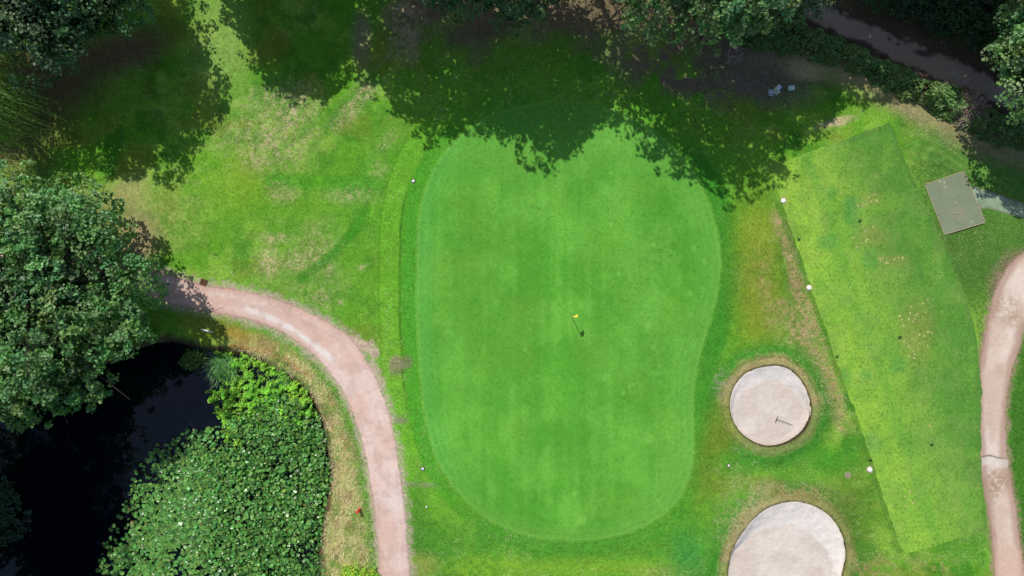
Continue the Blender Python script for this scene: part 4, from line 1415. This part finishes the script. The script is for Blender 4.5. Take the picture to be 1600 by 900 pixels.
# sprinkler heads
for px, py, r, lab, mt in [(646, 283, .10, "white capped sprinkler head in the collar near the tree shadow", "white_paint"), (661, 731.5, .10, "bluish sprinkler head in the collar beside the lower path", "pale_blue"), (1138, 727, .09, "pale sprinkler head on the grass between the two bunkers", "old_white")]:
    t = thing("sprinkler_head", lab, "sprinkler", at(px, py, .0), 0, "sprinkler heads round the green")
    a = MB()
    a.lathe([(r * 1.55, -.04), (r * 1.6, .012), (r * 1.15, .018), (r * 1.1, .01)], 20)
    a.build("ring", "dark_soil", t, True)
    a = MB()
    a.lathe([(r, -.02), (r, .045), (r * .85, .058), (r * .2, .064), (.002, .064)], 20)
    a.build("cap", mt, t, True)

# a ball-like white marker in the apron
t = MB()
t.lathe([(.004, 0), (.05, .012), (.07, .05), (.06, .095), (.03, .118), (.004, .122)], 14)
o = t.build("ball_marker", "white_paint", None, True, at(667, 790.5, .0))
tag(o, "small round white marker in the grass left of the green's lower end", "marker")

# red stake
t = thing("hazard_stake", "red hazard stake leaning in the dry grass beside the path", "stake", at(563.5, 794, 0), 0)
a = MB()
R = roty(-.09) @ rotx(.05)
a.box(R @ np.array([0, 0, .30]), (.15, .15, .76), .012, R)
a.box(R @ np.array([0, 0, .69]), (.165, .165, .03), .01, R)
a.build("post", "red_paint", t)

# fallen white stake on the pond bank
t = thing("white_stake", "white stake toppled over in the shadow on the pond bank", "stake", at(325, 516.5, .10), 0)
a = MB()
R = rotz(-.27) @ roty(.10)
a.box((0, 0, .05), (.78, .085, .05), .012, R)
a.box(R @ np.array([.41, 0, .05]), (.05, .06, .035), .01, R)
a.build("post", "white_paint", t)
a = MB()
a.box(R @ np.array([-.08, -.06, .0]), (.05, .10, .05), .01, R)
a.build("bracket", "old_white", t)

# rusty drain piece beside the path
t = thing("drain_cover", "rusty brown drain grate with stones at the path edge under the maple shadow", "drain", at(318, 441, .01), -.35)
a = MB()
for k in range(5):
    a.box((-.16 + .08 * k, 0, .03), (.03, .36, .03), .005)
a.build("grate", "rust", t)
a = MB()
a.box((0, .20, .03), (.46, .05, .05), .008)
a.box((0, -.20, .03), (.46, .05, .05), .008)
a.box((.215, 0, .03), (.03, .34, .05), .008)
a.box((-.215, 0, .03), (.03, .34, .05), .008)
a.build("frame", "rust", t)

# rake
t = thing("bunker_rake", "dark rake lying in the smaller sand bunker", "rake", (*P(1213.4, 655), gz(1262, 640) - .07 - .27), -.345)
a = MB()
a.tube([(0, 0, .05), (.6, .004, .04), (1.22, 0, .10)], [.017, .015, .014], 8)
a.build("handle", "rake_dark", t, True)
a = MB()
a.box((0, 0, .055), (.045, .44, .035), .008)
for k in range(9):
    a.box((.0, -.20 + .05 * k, .02), (.014, .014, .06), .003)
a.build("head", "rake_dark", t)

# tee furniture under the trees
t = thing("notice_board", "grey blue slanted board on two legs under the trees", "notice board", at(1197.5, 150, 0), -.16)
a = MB()
Rb = rotx(-.35)
a.box((0, 0, .78), (.34, .54, .035), .012, Rb)
a.build("panel", "blue_grey", t)
for s in (-1, 1):
    a = MB()
    a.box((s * .13, .02, .38), (.05, .05, .78), .008)
    a.build("leg", "grey_metal", t)
a = MB()
a.box(Rb @ np.array([0, 0, .02]) + np.array([0, 0, .78]), (.28, .10, .012), .004, Rb)
a.build("plate", "pale_blue", t)

t = thing("litter_bin", "pale grey box shaped bin with a lid, middle of the three by the trees", "bin", at(1210.5, 143.5, 0), -.62)
a = MB()
a.box((0, 0, .40), (.44, .36, .80), .03)
a.build("body", "old_white", t)
a = MB()
a.box((-.05, 0, .83), (.28, .34, .05), .015, roty(.12))
a.build("lid", "pale_blue", t)
a = MB()
a.box((.15, 0, .815), (.12, .30, .02), .006)
a.build("opening", "black_plastic", t)

t = thing("ball_washer", "small pale blue box on a short post beside the bin", "ball washer", at(1228, 143.5, 0), .05)
a = MB()
a.tube([(0, 0, -.1), (0, 0, .7)], [.04, .035], 10)
a.build("post", "grey_metal", t, True)
a = MB()
a.box((0, 0, .82), (.40, .28, .24), .035)
a.build("box", "pale_blue", t)
a = MB()
a.box((.02, .0, .95), (.12, .10, .03), .02)
a.build("cap", "white_paint", t)


# tee mat
mc = MAT.mean(0)
mz = float(np.max(height(MAT[:, 0], MAT[:, 1]))) - .01
tm = thing("tee_mat", "grey green artificial tee mat with a pale wooden border", "tee mat", (*P(*mc), mz))
ax, ay = fine_axes(1436, 1546, 260, 374, 1.3)
ms = sheet("turf_surface", ax, ay, lambda X, Y: sdf(X, Y, MAT), 0.045, mat_colour, "mat_turf", zfun=lambda x, y: np.full(x.shape, mz), kind=None)
bpy.context.view_layer.update()
ms.parent = tm
ms.data.transform(__import__("mathutils").Matrix.Translation((-P(*mc)[0], -P(*mc)[1], -mz)))
a = MB()
for k in range(4):
    p0, p1 = np.array(P(*MAT[k])) - P(*mc), np.array(P(*MAT[(k + 1) % 4])) - P(*mc)
    dv = p1 - p0
    L = np.linalg.norm(dv)
    nrm_ = np.array([dv[1], -dv[0]]) / L
    cpt = (p0 + p1) / 2 + nrm_ * (-.035 if np.dot(nrm_, (p0 + p1) / 2) < 0 else .035)
    a.box((cpt[0], cpt[1], .0), (L - .01, .062, .11), .008, rotz(math.atan2(dv[1], dv[0])))
a.build("timber_edging", "timber", tm)
tw = MB()
tw.tube([(-.22, -.05, .0), (-.05, .05, .02), (.12, .07, .02), (.26, .03, .01)], [.018, .02, .018, .012], 7)
o = tw.build("fallen_twig", "sand_ring", None, True, (*P(1488, 335.5), mz + .055))
tag(o, "short pale curved twig lying on the tee mat", "twig")


# ------------------------------------------------------------------ light, sky, camera
w = bpy.data.worlds.new("World")
SC.world = w
w.use_nodes = True
nt = w.node_tree
bg = nt.nodes["Background"]
sky = nt.nodes.new("ShaderNodeTexSky")
sky.sky_type = "NISHITA"
sky.sun_disc = False
sky.sun_elevation = SUN_EL
sky.sun_rotation = SUN_AZ
sky.air_density = 1.0
sky.dust_density = 1.2
bg.inputs["Strength"].default_value = 0.115
nt.links.new(sky.outputs[0], bg.inputs["Color"])
sd = bpy.data.lights.new("sun", "SUN")
sd.energy = 4.1
sd.angle = math.radians(0.53)
sd.color = (1.0, .965, .90)
so = bpy.data.objects.new("sun", sd)
COL.objects.link(so)
import mathutils
so.rotation_euler = mathutils.Vector(SUN_DIR).to_track_quat("Z", "Y").to_euler()
so.location = (0, 0, 60)

cd = bpy.data.cameras.new("drone_camera")
cd.sensor_width = 36.0
cd.lens = 24.0
cd.clip_end = 20000
co = bpy.data.objects.new("drone_camera", cd)
COL.objects.link(co)
co.location = (0, 0, 48.0)
co.rotation_euler = (0, 0, 0)
SC.camera = co
SC.view_settings.view_transform = "Standard"
SC.view_settings.look = "None"
SC.view_settings.exposure = 0
SC.render.film_transparent = False
SC.cycles.max_bounces = 6
SC.cycles.diffuse_bounces = 3
SC.cycles.transmission_bounces = 3
